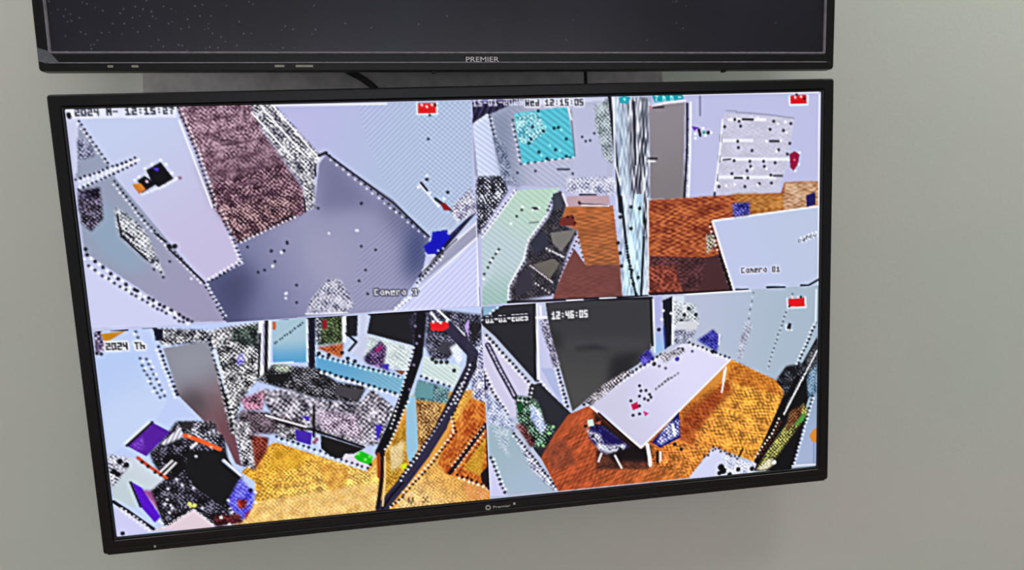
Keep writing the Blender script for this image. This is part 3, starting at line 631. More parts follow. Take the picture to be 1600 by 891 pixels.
('E',1,[(697.2,150.9),(718.1,144.4)],2.2,4.5,1.8,(12,10,28),(245,246,255)),
('E',1,[(697.2,150.9),(718.1,144.4)],-2.2,4.5,1.2,(248,248,255),(248,248,255)),
('X',1,[(632.7,176),(676.5,176.9)],'Camera_01',(30,30,44),(232,234,250),1.1),
('P',1,[(414.3,0.5),(491.3,0.4),(491.2,3.9),(415.5,6.2)],(206,210,236),None,None),
('X',1,[(362.3,0.2),(411.5,0)],'15-01-2025',(225,225,250),None,1.25),
('X',1,[(412.9,1.4),(471.1,2)],'Wed_12:15:05',(24,22,44),(235,238,250),1.25),
('L',1,[(571.7,-0.6),(716,0.4)],(248,248,255),1.6),
('L',1,[(717.3,2.6),(717.3,35),(718.9,199.9)],(248,248,255),1.4),
('L',1,[(534,197),(622.4,199.4)],(14,8,30),2.4),
('L',1,[(627.2,198.2),(639.9,199)],(12,12,40),2.2),
('L',1,[(661.4,197.7),(680.7,198.9)],(12,12,40),2.4),
('L',1,[(699.3,198),(707.4,198.5),(718.8,193)],(14,14,40),2.2),
('L',1,[(387.6,196),(531.4,199.1)],(12,10,24),2.6),
('L',1,[(447.3,198.3),(463.6,198.6)],(225,215,225),1.8),
('L',1,[(481.5,198.2),(498,198.8)],(225,215,225),1.8),
('L',1,[(417.9,199.4),(429.6,199.4)],(225,215,225),1.6),
('P',2,[(-4.9,188.3),(372.2,194.2),(360.4,447.4),(-29.9,408.8)],(190,206,246),None,None),
('P',2,[(239.5,351.5),(257.7,332.4),(280.4,284.3),(366.4,282.5),(360.8,401.8),(230.7,398.6)],(222,156,66),None,None),
('N',2,[(41.6,317.5),(64.8,291.4),(106.3,295),(107.6,338.2),(119.8,351),(103.1,387.4),(86.2,397.3),(44.3,392.7),(34.9,356.9),(48.9,346.8)],(10,9,14),(110,105,130),2.4,1.9,1.9,0,1),
('P',2,[(3,222.7),(38.1,222.5),(58.6,271.2),(49.5,284.4),(18,309.6),(0.5,319.2)],(182,204,244),(196,212,246),[(15.8,231.8),(36.1,277.6)]),
('L',2,[(-0.3,196.3),(117.6,196.5)],(248,248,255),2),
('L',2,[(16.8,199.3),(30.4,200.2)],(10,9,20),2.4),
('L',2,[(44.3,199.2),(55.6,199.3)],(10,9,20),2.2),
('N',2,[(1.9,199.6),(8.6,200.1),(9.8,217.7),(0.7,221.1)],(40,20,60),(230,220,240),1,1.9,1.9,0,1),
('P',2,[(7.7,202.7),(29,201.5),(15.8,208.7),(10,210.3)],(196,134,26),None,None),
('D',2,[(6,201.3),(5.7,221.5),(2,220.6)],(10,9,20),1.5),
('X',2,[(10.4,212.1),(45.3,213.5)],'2024_Th',(10,9,20),(248,248,255),1.35),
('D',2,[(38.8,228.1),(39.9,235),(41.3,239.9),(43.4,244.2),(45.6,247.9),(45.7,252.7),(48.5,257.1),(50.5,262.1),(44.3,229.2),(45.7,234.1),(47.8,239.1),(49.2,244),(51.2,249),(53.2,254.7),(54.6,259.7),(56.6,265.4),(52.6,266.5),(37.7,202.8),(39,208.3)],(90,95,125),1.4),
('D',2,[(41,231),(42.8,238),(44,250.5),(46.8,260.4),(47.3,231.5),(49.2,237.1),(51.1,244.1),(52.9,251.2),(57,261.3),(36.2,204.7)],(248,248,255),1.2),
('P',2,[(59.9,220),(100,216.1),(111.7,272.8),(116.3,308.6),(99.3,307.1),(86.6,289),(69.3,266.5)],(140,142,156),(120,88,96),[(78.7,236.6),(103.1,294.7)]),
('P',2,[(95.3,265.8),(110.6,269.9),(116.3,308.6),(120,340.9),(114.3,337.4),(101,294.6)],(112,72,82),(128,108,116),[(111.2,306.9),(90.7,259.8)]),
('C',2,[(59.9,220),(100,216.1),(111.7,272.8),(116.3,308.6),(99.3,307.1),(86.6,289),(69.3,266.5)]),
('F',2,[(67.8,269.1),(80.2,260.4),(92.2,271.2),(90.3,290.8)],(60,56,62),0.9,12),
('F',2,[(63.1,225.8),(96.9,221.4),(101.1,245.3),(78.9,247.7)],(150,152,166),0.6,12),
('C',2,None),
('N',2,[(53,200.4),(100.9,205.8),(101.3,216.1),(60.1,218)],(14,12,24),(240,240,246),1.3,1.9,1.9,0,1),
('P',2,[(53,200.4),(61.7,202.4),(60.7,211.9),(54.3,212.8)],(14,14,44),None,None),
('E',2,[(56.2,218.4),(69,269.2)],-2.6,4.4,1.7,(12,10,28),(245,246,255)),
('N',2,[(100.9,206.5),(115.3,204.7),(146.9,201.3),(143.5,255.6),(134.9,263.4),(122.7,282.2),(117.6,308.8),(112.4,308.3)],(10,10,16),(250,250,255),1,1.9,1.9,0,1),
('N',2,[(124.2,206.7),(146.8,202.7),(144.7,226.2),(120.6,217.5)],(12,14,18),(110,130,120),1.5,1.9,1.9,0,1),
('N',2,[(125.8,231.8),(132.6,229.5),(130.3,240.5),(123.7,241.4)],(60,40,190),(220,220,250),1,1.9,1.9,0,1),
('E',2,[(101.4,214.8),(105.6,238.6),(111.7,272.8),(115.1,307.2)],2.6,5,2,(12,10,28),(245,246,255)),
('P',2,[(103.1,224.6),(107.1,223.5),(110.8,253),(111.9,270)],(205,215,240),None,None),
('P',2,[(147.6,200),(159.4,200.8),(153,253.5),(143.5,255.6)],(238,238,248),None,None),
('L',2,[(154.8,200.5),(149.7,253.3)],(10,9,20),3.4),
('L',2,[(147.9,212.5),(143.1,252.8)],(10,9,20),2),
('L',2,[(152,203.1),(148,241.9)],(150,150,190),1.4),
('P',2,[(159.9,201.6),(192.9,199.6),(189.5,243),(157.2,242)],(166,196,212),(92,162,208),[(173.8,217.9),(173.3,240.4)]),
('L',2,[(160.9,197.8),(174,199.2)],(10,9,20),2.4),
('E',2,[(160.2,222.5),(189.6,203.6)],0,6,1.1,(30,40,60),(30,40,60)),
('P',2,[(159.9,201.6),(163.2,201.8),(162.6,209.4),(159.7,209.2)],(200,100,30),None,None),
('L',2,[(192.5,201),(189.4,241.6)],(248,248,255),1.6),
('L',2,[(155.9,241.9),(175.9,242)],(248,248,255),1.4),
('P',2,[(193.4,198.3),(200.1,198.7),(195.6,252),(189.9,248.7)],(14,14,40),None,None),
('N',2,[(200.7,198.8),(225.5,200.4),(223.6,227.1),(199.9,226.8)],(12,20,14),(120,140,90),1.4,1.9,1.9,0,1),
('N',2,[(200.1,198),(206.1,198.4),(202.8,224.2),(198.8,223.9)],(14,14,30),(230,230,240),1,1.9,1.9,0,1),
('P',2,[(205.8,203.3),(210.4,203.6),(210.5,212),(205.8,211.7)],(140,14,40),None,None),
('N',2,[(198.4,229.5),(224.3,227.1),(221.9,241.2),(215.3,238.5)],(120,40,16),(216,120,60),0.9,1.9,1.9,0,1),
('P',2,[(224.9,200.4),(228.9,200.6),(227,227.3),(223.7,225.7)],(238,240,250),None,None),
('D',2,[(200.6,235.3),(209.9,237.4),(222.3,236.2),(227.3,242.3),(233.9,245.6)],(10,9,20),1.9),
('P',2,[(228.9,200.6),(239.8,200.6),(237.7,221),(227.5,220.3)],(20,20,32),None,None),
('P',2,[(240.6,198.6),(250.1,199.2),(247.3,221),(256,223.7),(242.1,245.5),(229.1,236),(238,226.7)],(200,206,232),None,None),
('L',2,[(227.7,217.5),(236.6,226.6),(229.2,234.6)],(10,9,20),2.2),
('P',2,[(252.1,200.7),(293.4,201.3),(290.8,234.1),(247.4,218.8)],(26,25,30),None,None),
('N',2,[(287.9,201.7),(307.3,202.2),(301.1,237),(290.7,234.8)],(20,18,34),(70,66,90),1.4,1.9,1.9,0,1),
('N',2,[(249.4,220.4),(290,234.7),(282.9,260.2),(242.1,245.5)],(176,190,196),(232,240,240),0.7,1.9,1.9,0,1),
('N',2,[(242.3,242.7),(259.9,226.8),(265,234.3),(261,252.7),(270.3,259.2),(244.7,248.6)],(16,12,40),(150,110,170),1.1,1.9,1.9,0,1),
('P',2,[(253.8,235.7),(260.4,231.1),(260.8,234.8),(255,238.6)],(150,20,100),None,None),
('P',2,[(258.3,251.1),(266.7,250.3),(264.9,257.4)],(70,50,180),None,None),
('P',2,[(270.5,257.1),(281.6,258.7),(278.5,262.8)],(130,70,30),None,None),
('S',2,[(270.7,231.9),(289.9,236.2),(283,257.3),(270.7,253.5)],0.07,3.6,-50),
('P',2,[(197.6,236.2),(280.1,264.1),(275.6,282.2),(196.5,250.9)],(94,162,206),(122,176,204),[(209.3,245.9),(273.6,274)]),
('E',2,[(199.2,236.6),(278.4,264.2)],-1.6,5,1.5,(12,10,28),(245,246,255)),
('S',2,[(249.8,254.7),(280.1,264.1),(275.6,282.2),(248.6,272)],0.05,3.4,-50),
('N',2,[(141.3,257.6),(157.1,243.4),(175.6,246.2),(195.5,249.1),(216.1,265),(243.1,271.5),(233.7,288.2),(198.5,280.9),(167.1,268.2)],(8,8,12),(150,148,160),2.2,1.9,1.9,0,1),
('P',2,[(149.7,252.6),(168.3,252.7),(167.8,259.7),(151.6,261.3)],(18,18,20),None,None),
('P',2,[(215.9,267.9),(241.4,275.7),(232.5,285.2),(211.2,276.1)],(66,62,70),None,None),
('E',2,[(199.4,251.6),(275.8,282.9)],-1.6,5.5,1.9,(10,9,20),(248,248,255)),
('N',2,[(157.1,243.4),(174.3,244.7),(169.8,251.4),(159.3,249.2)],(70,100,60),(220,225,215),1,1.9,1.9,0,1),
('N',2,[(140.6,266.1),(167.1,268.2),(198.5,280.9),(233.7,287.4),(248.4,274.9),(268.1,294),(267.4,315.9),(263.7,304.9),(252.2,330.4),(235.3,331.8),(155.6,299)],(10,8,20),(246,238,252),0.85,2.4,2.4,0,1),
('N',2,[(194.2,290.1),(232,299.2),(235.8,324.4),(195.5,309.1)],(60,40,60),(236,220,240),0.7,1.9,1.9,0,1),
('N',2,[(124.7,273.9),(147.8,267.3),(143.5,286.9),(127.7,285.5)],(40,24,40),(240,170,200),0.8,1.9,1.9,0,1),
('N',2,[(123.7,285.2),(144.7,288.4),(182.6,303.2),(183.1,313.4),(116.3,308.6)],(20,14,22),(150,130,146),1.1,1.9,1.9,0,1),
('L',2,[(155.6,299),(189.9,310.7),(236.6,332.6)],(10,9,20),2.2),
('L',2,[(146.3,292.2),(182.9,307)],(248,248,255),1.8),
('P',2,[(179.4,296),(187.5,296.8),(185.8,301.7)],(70,40,180),None,None),
('L',2,[(192,287),(189.6,317.3)],(10,9,20),2.4),
('P',2,[(249.3,311),(256.2,311.6),(249.5,328.7)],(60,40,190),None,None),
('N',2,[(155.4,301.1),(173.7,308.5),(172.7,321.5),(154.4,312.6)],(30,26,30),(215,215,225),1.1,1.9,1.9,0,1),
('P',2,[(172.4,308.4),(188.3,313.5),(186,325.7),(172.8,320.1)],(66,36,170),None,None),
('P',2,[(196.3,316.4),(236.5,334.1),(226.4,338.3),(219.2,342.1),(206.8,340.9),(195.3,329.5)],(22,20,22),None,None),
('P',2,[(218.2,337.5),(229.2,338.6),(242.2,353.2),(233.7,353.9),(213.6,343)],(220,214,230),None,None),
('D',2,[(191.9,320.4),(189.6,323.1)],(150,90,110),2),
('E',2,[(154.3,314),(185.7,328.6),(220.3,345.9),(239.3,354.4)],-2.2,5.5,1.7,(12,10,28),(245,246,255)),
('P',2,[(153.8,319.8),(239.1,358.1),(248,350.8),(249.8,399.2),(147.2,400),(110.1,400),(128.2,378.3),(131.3,358.1),(118.9,346.6),(149.3,320.5)],(240,188,98),(226,162,56),[(189.5,386.7),(153.1,328.4)]),
('M',2,[(153.8,319.8),(239.1,358.1),(248,350.8),(249.8,399.2),(147.2,400),(110.1,400),(128.2,378.3),(131.3,358.1),(118.9,346.6),(149.3,320.5)],0.33,1.9,1.9,0),
('N',2,[(188.8,342.1),(219.9,352.5),(214.8,384.8),(201.3,377.4)],(196,104,20),(236,176,70),1,2,2,0,0.45),
('N',2,[(108.3,379.5),(246.7,370.1),(249.1,399.1),(106.5,399.9)],(226,170,90),(255,222,165),0.8,2,2,0,0.6),
('N',2,[(151.7,323.6),(183.4,335.4),(174.2,347.7),(144.3,347.7)],(196,140,16),(240,184,60),1,2,2,0,0.6),
('P',2,[(226.2,341.3),(233.6,335.8),(244.3,342.7),(242.3,351.7),(230.1,346.1)],(20,190,24),None,None),
('D',2,[(230.6,338.7),(237.1,345.3),(241.5,342.7)],(120,240,90),1.5),
('D',2,[(241.7,350.9),(248.9,337.5)],(10,9,20),1.5),
('N',2,[(130.1,310),(147.1,314.5),(144.7,327.3),(130.9,346.3),(124.8,339.9)],(60,10,8),(170,80,60),1.1,1.9,1.9,0,1),
('N',2,[(115.4,295.8),(131.2,297.2),(131,314.4),(132.4,345),(120.7,340.9),(117.6,316.1)],(14,10,20),(250,248,255),1,1.9,1.9,0,1),
('N',2,[(257.1,341.3),(279.1,306.2),(277.5,355.2),(251,391.7)],(150,100,20),(226,180,70),1,1.9,1.9,0,1),
('N',2,[(261.7,335.7),(276.3,328.2),(273.2,354.8),(261.6,359.6)],(196,170,110),(240,215,160),0.8,1.9,1.9,0,1),
('P',2,[(270.4,354.5),(277,352.1),(278,358.3),(273,359.3)],(215,220,30),None,None),
('N',2,[(290.6,291),(315.3,294.6),(311.4,313.5),(289.8,339.9)],(70,30,10),(232,190,120),1,1.9,1.9,0,1),
('N',2,[(293.6,268.3),(324.2,279.6),(321.9,295.6),(287.5,288.3)],(40,70,90),(140,180,180),0.9,1.9,1.9,0,1),
('P',2,[(293.5,269.8),(308.8,275.4),(306.5,289.9),(289.1,285.5)],(100,150,158),None,None),
('P',2,[(280.7,284.3),(290,285.1),(289.6,338.4),(280.2,357),(277.7,340.2)],(150,196,222),None,None),
('P',2,[(301.4,244.9),(336.9,257.8),(331.4,279.4),(296.7,264.2)],(206,222,222),None,None),
('S',2,[(301.4,244.9),(336.9,257.8),(331.4,279.4),(296.7,264.2)],0.05,3.6,-50),
('E',2,[(296.6,265.6),(328.5,279.9)],1.6,6,1.7,(12,10,28),(245,246,255)),
('D',2,[(329.5,262.1),(308.9,249.1),(312.2,252.3),(317.2,252.7),(322.8,253.1)],(10,9,20),2),
('N',2,[(307.6,198.7),(359.4,207.8),(357.9,239.6),(346.3,240.3),(335,239.4),(322.9,251.6),(307.5,247.6),(302.6,235.6)],(14,14,24),(140,140,170),1.7,1.9,1.9,0,1),
('P',2,[(319.8,231.1),(330.9,234.8),(326,247.5),(313.6,240.8)],(60,58,70),None,None),
('P',2,[(341.8,218.2),(347.1,211.3),(345.4,230)],(180,150,220),None,None),
('P',2,[(347.7,212.8),(360.3,218),(349.4,236.1),(348.4,227.3)],(30,28,36),None,None),
('L',2,[(307.6,198.7),(316.6,212.2)],(248,248,255),2.2),
('L',2,[(315.9,199.2),(341.3,226.8)],(248,248,255),2.2),
('N',2,[(347,254.9),(358,236.7),(362.6,231.2),(360.1,298.9),(346.6,291.8)],(60,60,120),(250,250,255),0.7,1.9,1.9,0,1),
('N',2,[(326.5,238.8),(335.3,233.6),(338.7,249.9),(334,258.3)],(200,220,250),(255,255,255),0.8,1.9,1.9,0,1),
('N',2,[(317.6,332),(344.2,292.6),(358.4,298.2),(359.7,363.3),(360,387.8),(303.9,369.9)],(150,50,14),(236,150,60),1,2,3,0,1),
('P',2,[(304.9,351.8),(315.6,368),(360,387.8),(359.5,399.4),(261.9,399.7),(271.2,387.8),(289.6,368.4)],(240,196,130),(224,164,80),[(280.6,397.9),(311.8,358.6)]),
('M',2,[(304.9,351.8),(315.6,368),(360,387.8),(359.5,399.4),(261.9,399.7),(271.2,387.8),(289.6,368.4)],0.2,1.9,1.9,0),
('N',2,[(333.3,363.7),(358.3,331.2),(351.8,374.7)],(170,120,20),(226,170,60),1,1.9,1.9,0,1),
('N',2,[(332.5,378.9),(359.9,389.4),(359.5,398.6),(335.9,397.6)],(214,120,60),(240,170,120),0.8,2,2,0,0.6),
('L',2,[(326.2,217.1),(348.9,246.3),(346.8,259.3),(335.7,279),(316.8,311.5),(314,318.2),(295.3,344.9),(272.1,372.7),(249.2,397.6)],(46,42,66),11),
('M',2,[(326.2,217.1),(348.9,246.3),(346.8,259.3),(335.7,279),(316.8,311.5),(331.1,312.8),(354.2,255.5),(349.2,240.5)],0.3,1.9,1.9,0),
('E',2,[(348.4,256.5),(336.9,285),(325.6,307.8),(328,325.5),(301.8,356.1),(271.3,386.3)],-2,4.6,1.5,(12,10,28),(245,246,255)),
('E',2,[(336,273.2),(315.6,306.9),(311.4,313.5),(288.1,344.2),(268.1,369.3)],2,4.6,1.5,(12,10,28),(245,246,255)),
('L',2,[(326.5,300),(292.1,349.1),(273.5,374.4)],(46,42,66),6),
('L',2,[(300.3,203.9),(295.1,243.8),(285.1,269.1),(265.3,315.7)],(10,9,20),9),
('L',2,[(279,285.6),(264.4,315.3),(251.6,339.2)],(10,9,20),9),
('E',2,[(291.3,236.3),(275.9,281.5),(263.9,315.6)],0,4.4,1.2,(248,248,255),(10,9,20)),
('E',2,[(281.5,290.2),(262,331.3),(254.4,339.5)],0,4.4,1.3,(248,248,255),(10,9,20)),
('D',2,[(294,214.9),(297.6,225.2),(294.4,232.2),(290.3,253.5),(284.6,277.8)],(130,120,160),1.3),
('L',2,[(254.3,341),(252,364.7),(248.7,382.4),(245.7,395.7)],(20,12,26),4),
('L',2,[(250.1,340.6),(249.2,364.4)],(150,60,20),3),
('L',2,[(272.1,372.7),(259.9,385.1),(250.6,397)],(14,8,24),2.6),
('E',2,[(271.2,387.8),(256.2,398.3)],0,4.5,1.5,(10,9,20),(248,248,255)),
('L',2,[(256.2,344.2),(254.5,370.9),(250.8,394.7)],(240,200,140),1.6),
('L',2,[(358,320.7),(320,366.9)],(32,14,26),4.6),
('E',2,[(355.4,329.5),(324.4,365.9)],3.6,4.6,1.1,(250,236,210),(40,20,30)),
('E',2,[(355.8,322),(320.2,362.4)],-3.6,4.6,1.1,(250,236,210),(40,20,30)),
('E',2,[(327.1,369.9),(358.6,386.2)],-2,5.4,1.8,(26,10,20),(250,236,220)),
('L',2,[(360.3,319.4),(358.2,387.7)],(30,16,26),3),
('P',2,[(350.5,371.5),(359.8,361.7),(358.6,386.2),(351.5,380.8)],(24,16,26),None,None),
('P',2,[(0.5,319.2),(23,322.8),(48.9,346.8),(37.5,357.1),(19.2,346.6),(20.3,372.6),(0.9,361.9)],(192,208,214),(205,214,226),[(7.9,356.9),(35.5,338.3)]),
('N',2,[(1.3,317.9),(19.2,322.5),(16.9,332.2),(8.1,342.7),(0.9,350.5),(-0.4,339)],(30,28,50),(240,240,255),0.55,1.9,1.9,0,1),
('D',2,[(10.6,325.2),(15.9,329.2),(4.5,334.5),(7.4,337.6)],(10,9,20),2.6),
('P',2,[(19.1,311.2),(44.3,290.9),(58.1,300.6),(34.6,322.5)],(84,26,160),None,None),
('L',2,[(18.6,310.4),(43.1,290.1)],(10,9,20),2.6),
('L',2,[(17.5,308.2),(40.5,289.9)],(248,248,255),1.2),
('N',2,[(21.8,310),(32.8,302.6),(34.2,314),(28.7,317.7)],(90,30,180),(190,140,240),1.2,2,2,0,0.6),
('N',2,[(64.8,291.4),(98.4,294.3),(105,316.3),(91,317.9),(71.2,306.1),(64,299.8)],(12,10,18),(215,215,230),1.6,1.9,1.9,0,1),
('P',2,[(66.1,291.5),(80.3,292.7),(76.9,300.9),(68.1,297.3)],(44,42,46),None,None),
('P',2,[(48.7,311.1),(66.9,297.2),(71.2,306.1),(54.6,316.6)],(205,200,226),None,None),
('S',2,[(48.7,311.1),(66.9,297.2),(71.2,306.1),(54.6,316.6)],0.3,3.4,30),
('N',2,[(37.6,318.6),(71.2,306.1),(103.8,322),(107.6,338.2),(68,366.1),(103.7,381.6),(103.8,394.9),(86.2,397.3),(74.7,378.5),(44.3,392.7),(34.9,356.9),(48.9,346.8),(40.3,330.2)],(8,8,12),(130,125,150),2.6,1.9,1.9,0,1),
('P',2,[(72.3,321.9),(103.7,322.7),(117,352.2),(113.2,365),(98.5,379.6),(74.1,356.6),(68,338.6)],(20,20,23),None,None),
('P',2,[(48.4,326.7),(56.6,321.8),(68,325.7),(68,338.6),(59.5,345)],(16,15,18),None,None),
('L',2,[(26.8,323.2),(36.1,332.6),(50.4,345.5)],(196,76,34),3),
('D',2,[(30.2,327.8),(34.9,332.5),(40.7,338.8),(45.5,342.1)],(10,9,20),1.5),
('L',2,[(71.3,305.4),(82.5,310.7),(101.2,321.7)],(226,92,44),4.2),
('D',2,[(75.1,306.4),(80.8,314.1),(93.5,318.9)],(255,180,120),1.3),
('L',2,[(75.3,317.9),(80.2,314)],(248,248,255),2.2),
('L',2,[(45.9,338.6),(57.2,329)],(248,248,255),1.8),
('L',2,[(48.8,341.8),(60.2,331.4)],(248,248,255),1.8),
('P',2,[(19.2,346.6),(27.5,353.2),(32.8,365.3),(41.3,383.6),(35.5,388.8),(25.5,373.2)],(86,14,200),None,None),
('N',2,[(27.4,354.6),(34.9,356.9),(40.6,377.7),(35,368.4)],(110,20,90),(190,60,140),1,2,2,0,0.8),
('L',2,[(17.9,346.5),(24.3,371.6)],(10,9,20),2),
('L',2,[(39.6,387.8),(43.2,391.1)],(250,240,250),1.4),
('D',2,[(48.9,367),(51.5,373.1),(46.5,371.1),(52.5,376.1),(49.5,380.1),(59.3,347.8),(50.6,356.3),(79,326.8),(63.9,354.1),(74,358),(79.9,379)],(220,220,240),1.3),
('D',2,[(68.6,373.4),(70.2,377.2),(73,375.4)],(220,225,110),2),
('L',2,[(103.4,333.5),(117.3,348.6)],(170,180,240),3),
('L',2,[(104.1,332.8),(118.5,350.2)],(248,248,255),1.5),
('N',2,[(117,352.2),(130.3,369.7),(125.7,383.9),(114.4,396.8),(102.9,375.6)],(46,36,190),(150,150,255),1,1.9,1.9,0,1),
('N',2,[(112.4,373.7),(121.7,374.7),(119.6,383.3),(113,382.6)],(60,10,20),(190,60,40),1,1.9,1.9,0,1),
('E',2,[(103.8,380.1),(113.1,395.9)],0,4.5,1.6,(12,10,28),(245,246,255)),
('P',2,[(119.1,389.2),(125,383.9),(118.6,395)],(150,20,40),None,None),
('D',2,[(125.9,365.6)],(10,9,20),2),
('D',2,[(130.4,368.2),(129.5,378.5),(104.4,373.6)],(248,248,255),1.4),
('N',2,[(89.8,387.4),(113.8,388.6),(115.7,397.7),(90,399.2)],(30,8,14),(150,60,60),1.3,1.9,1.9,0,1),
('P',2,[(100.1,398.9),(103.7,396.3),(106,399.8)],(255,250,250),None,None),
('D',2,[(96.2,390.3)],(248,248,255),1.6),
('P',2,[(39.9,397.3),(71.9,379.6),(89.5,397.7),(85.8,401)],(226,206,218),None,None),
('L',2,[(44.4,391.9),(70.8,378)],(10,9,20),2.2),
('E',2,[(42.1,394.6),(72,378.9),(88.9,396.9)],0,4.4,1,(248,248,255),(248,248,255)),
('P',2,[(1.2,364.8),(33.4,397.3),(0.1,399.3)],(206,206,246),None,None),
('L',2,[(0.7,364),(12.4,374.6),(33.6,395.1)],(10,9,20),3),
('E',2,[(7.6,371.2),(32.2,395.7)],-2.5,4.4,1.2,(248,248,255),(248,248,255)),
('D',2,[(5.5,396.3)],(10,9,20),2),
('P',2,[(32.1,397.1),(41.7,392.4),(41.2,397.4)],(215,205,215),None,None),
('X',2,[(276.2,388.3),(298.5,389.1)],'v_x',(40,20,20),None,1.5),
('P',2,[(308.6,212.3),(326.4,212.8),(326.8,218.6),(320.3,221.8),(309.1,220.3)],(226,22,30),None,None),
('D',2,[(311.7,211.8),(318.7,213),(325.1,212)],(248,248,255),1.4),
('L',2,[(192.7,199.3),(226.3,199.1)],(10,9,20),3),
('N',2,[(191.7,194),(222.6,194.6),(222.2,200.2),(192.7,199.3)],(30,20,40),(230,225,240),0.9,1.9,1.9,0,1),
('L',2,[(250.7,200),(308.8,200.9)],(10,9,20),2.6),
('P',3,[(356.9,180.5),(733.7,189.6),(737.8,431.2),(345.6,411)],(184,192,216),(168,186,204),[(570.5,216.7),(706.1,241)]),
('P',3,[(361.5,198),(414.9,198.5),(413.1,281),(374.2,232.2),(360.5,218.2)],(36,36,44),None,None),
('P',3,[(425.1,198.4),(535.7,202.4),(534.1,254.1),(520.7,269.8),(481.9,291),(449.3,314.2),(428.4,228.7)],(56,55,60),(74,73,73),[(468.9,216.7),(460.4,299.9)]),
('C',3,[(425.1,198.4),(535.7,202.4),(534.1,254.1),(520.7,269.8),(481.9,291),(449.3,314.2),(428.4,228.7)]),
('F',3,[(491.8,260),(525.5,256.5),(506.6,282.4),(486.6,286.9)],(32,31,36),0.9,7),
('F',3,[(427,225.6),(438.7,229.4),(444,247.5),(432.2,246.7)],(30,30,34),0.5,6),
('F',3,[(441.3,239.9),(498.4,241),(531.9,244.9),(525.6,253.5),(444,247.5)],(66,66,70),0.8,5),
('F',3,[(453,247.4),(475.5,246.1),(492,252.5),(455.9,250.6)],(40,39,45),0.8,3),
('C',3,None),
('P',3,[(361.5,198),(388.8,196.9),(381.4,200.7),(366.6,209.9)],(40,38,62),None,None),
('P',3,[(361.5,196.6),(387.4,196.1),(368.1,208.5),(362.3,209.6)],(140,175,205),None,None),
('E',3,[(360.6,215.3),(385.9,198.1)],2,4.6,1.6,(12,10,28),(245,246,255)),
('P',3,[(414.8,199.2),(422.1,200.4),(424.7,228.4),(437.4,267.9),(446.4,312.4),(437.6,305.6),(413.9,279.5)],(200,202,236),None,None),
('P',3,[(418.1,266.4),(431.5,267.5),(444.9,312.3),(436.1,304)],(176,186,226),None,None),
('L',3,[(415.5,200),(415.5,278.2)],(248,248,255),2.4),
('E',3,[(424.4,218.1),(431.9,255.6),(444.9,310.8)],-2.4,4.4,1.8,(20,18,36),(235,235,250)),
('N',3,[(418.5,217.7),(425.8,218.2),(437.5,264.9),(431.5,267.5)],(50,44,70),(225,220,240),1,1.9,1.9,0,1),
('E',3,[(414.7,279.6),(440.3,314.9)],2,4.6,1.5,(12,10,28),(245,246,255)),
('L',3,[(414.1,199.9),(411.8,277.9)],(10,9,20),2.6),
('P',3,[(350.9,237.8),(362.2,227),(411.5,285.3),(403.5,299.7),(389.6,315.1),(363.2,312.8),(349.3,270)],(208,204,232),None,None),
('E',3,[(364.3,228.6),(410,285.2)],-2.2,5,1.8,(10,9,20),(248,248,255)),
('L',3,[(365.3,238.9),(375.7,263.2),(390.5,294.1)],(38,36,60),5.5),
('E',3,[(365.3,238.9),(375.7,263.2),(390.5,294.1)],0,4.2,1.3,(205,200,228),(205,200,228)),
('E',3,[(358.4,261.8),(367.4,286.2),(382.3,312.8)],2,4.6,1.7,(12,10,28),(245,246,255)),
('N',3,[(350.3,249.5),(356.9,261.7),(365.9,287.6),(361.1,296.1),(348.7,281.7)],(20,20,60),(240,240,255),0.9,1.9,1.9,0,1),
('L',3,[(360,273.8),(359.1,291.5)],(30,20,90),3),
('N',3,[(360.2,284.5),(374.1,299.1),(389.2,322.9),(387.3,333.4),(362.8,320.6)],(90,100,150),(225,232,250),0.7,1.9,1.9,0,1),
('P',3,[(405.6,283.7),(416.1,281.5),(449.2,317.6),(429,337.2),(418.8,367),(407.4,350.5),(402.7,319.6)],(38,40,48),None,None),
('N',3,[(390.5,292.9),(411.1,296.1),(420.5,321.2),(429.1,332.6),(419.4,351.6),(407.6,347.5),(392.4,318.7)],(8,10,10),(150,200,170),1.9,1.9,1.9,0,1),
('N',3,[(404.9,301.7),(415,310.1),(421.8,328.9),(415.5,336),(405.7,318.3)],(110,140,210),(250,252,255),0.8,1.9,1.9,0,1),
('P',3,[(391.7,300.5),(397.5,301),(397.1,311.5),(392.7,309.7)],(20,80,40),None,None),
('N',3,[(389.2,322.9),(398.1,323.7),(409.2,344.5),(404.5,348.7)],(50,10,16),(180,120,120),1.1,1.9,1.9,0,1),
('D',3,[(417.3,347.6),(423.8,335.2),(428.5,328.7)],(150,230,150),1.6),
('E',3,[(407.1,283.8),(403.6,298.5),(390.4,294.4)],2,4.6,1.5,(12,10,28),(245,246,255)),
('P',3,[(362.1,320.5),(384.6,327.1),(431.4,397.8),(378.6,396.2),(361.2,355.3)],(166,186,206),(158,182,196),[(402.9,390.2),(375.2,339.9)]),
('N',3,[(362.9,319.1),(383.2,325.4),(381.8,357.3),(372,344.1)],(120,140,165),(225,235,245),0.7,2,2,0,0.7),
('P',3,[(361.2,355.3),(377.8,396.9),(360,396.6)],(206,204,240),None,None),
('E',3,[(362.7,355.4),(375.7,395.1)],2.2,5,1.8,(12,10,28),(245,246,255)),
('N',3,[(384.7,325.6),(394.5,338.6),(431.5,394.7),(426.8,397.3),(403.6,371.7)],(70,70,110),(235,236,250),0.65,1.9,1.9,0,1),
('E',3,[(387.4,331.9),(431.4,396.2)],-2,4.6,1.6,(12,10,28),(245,246,255)),
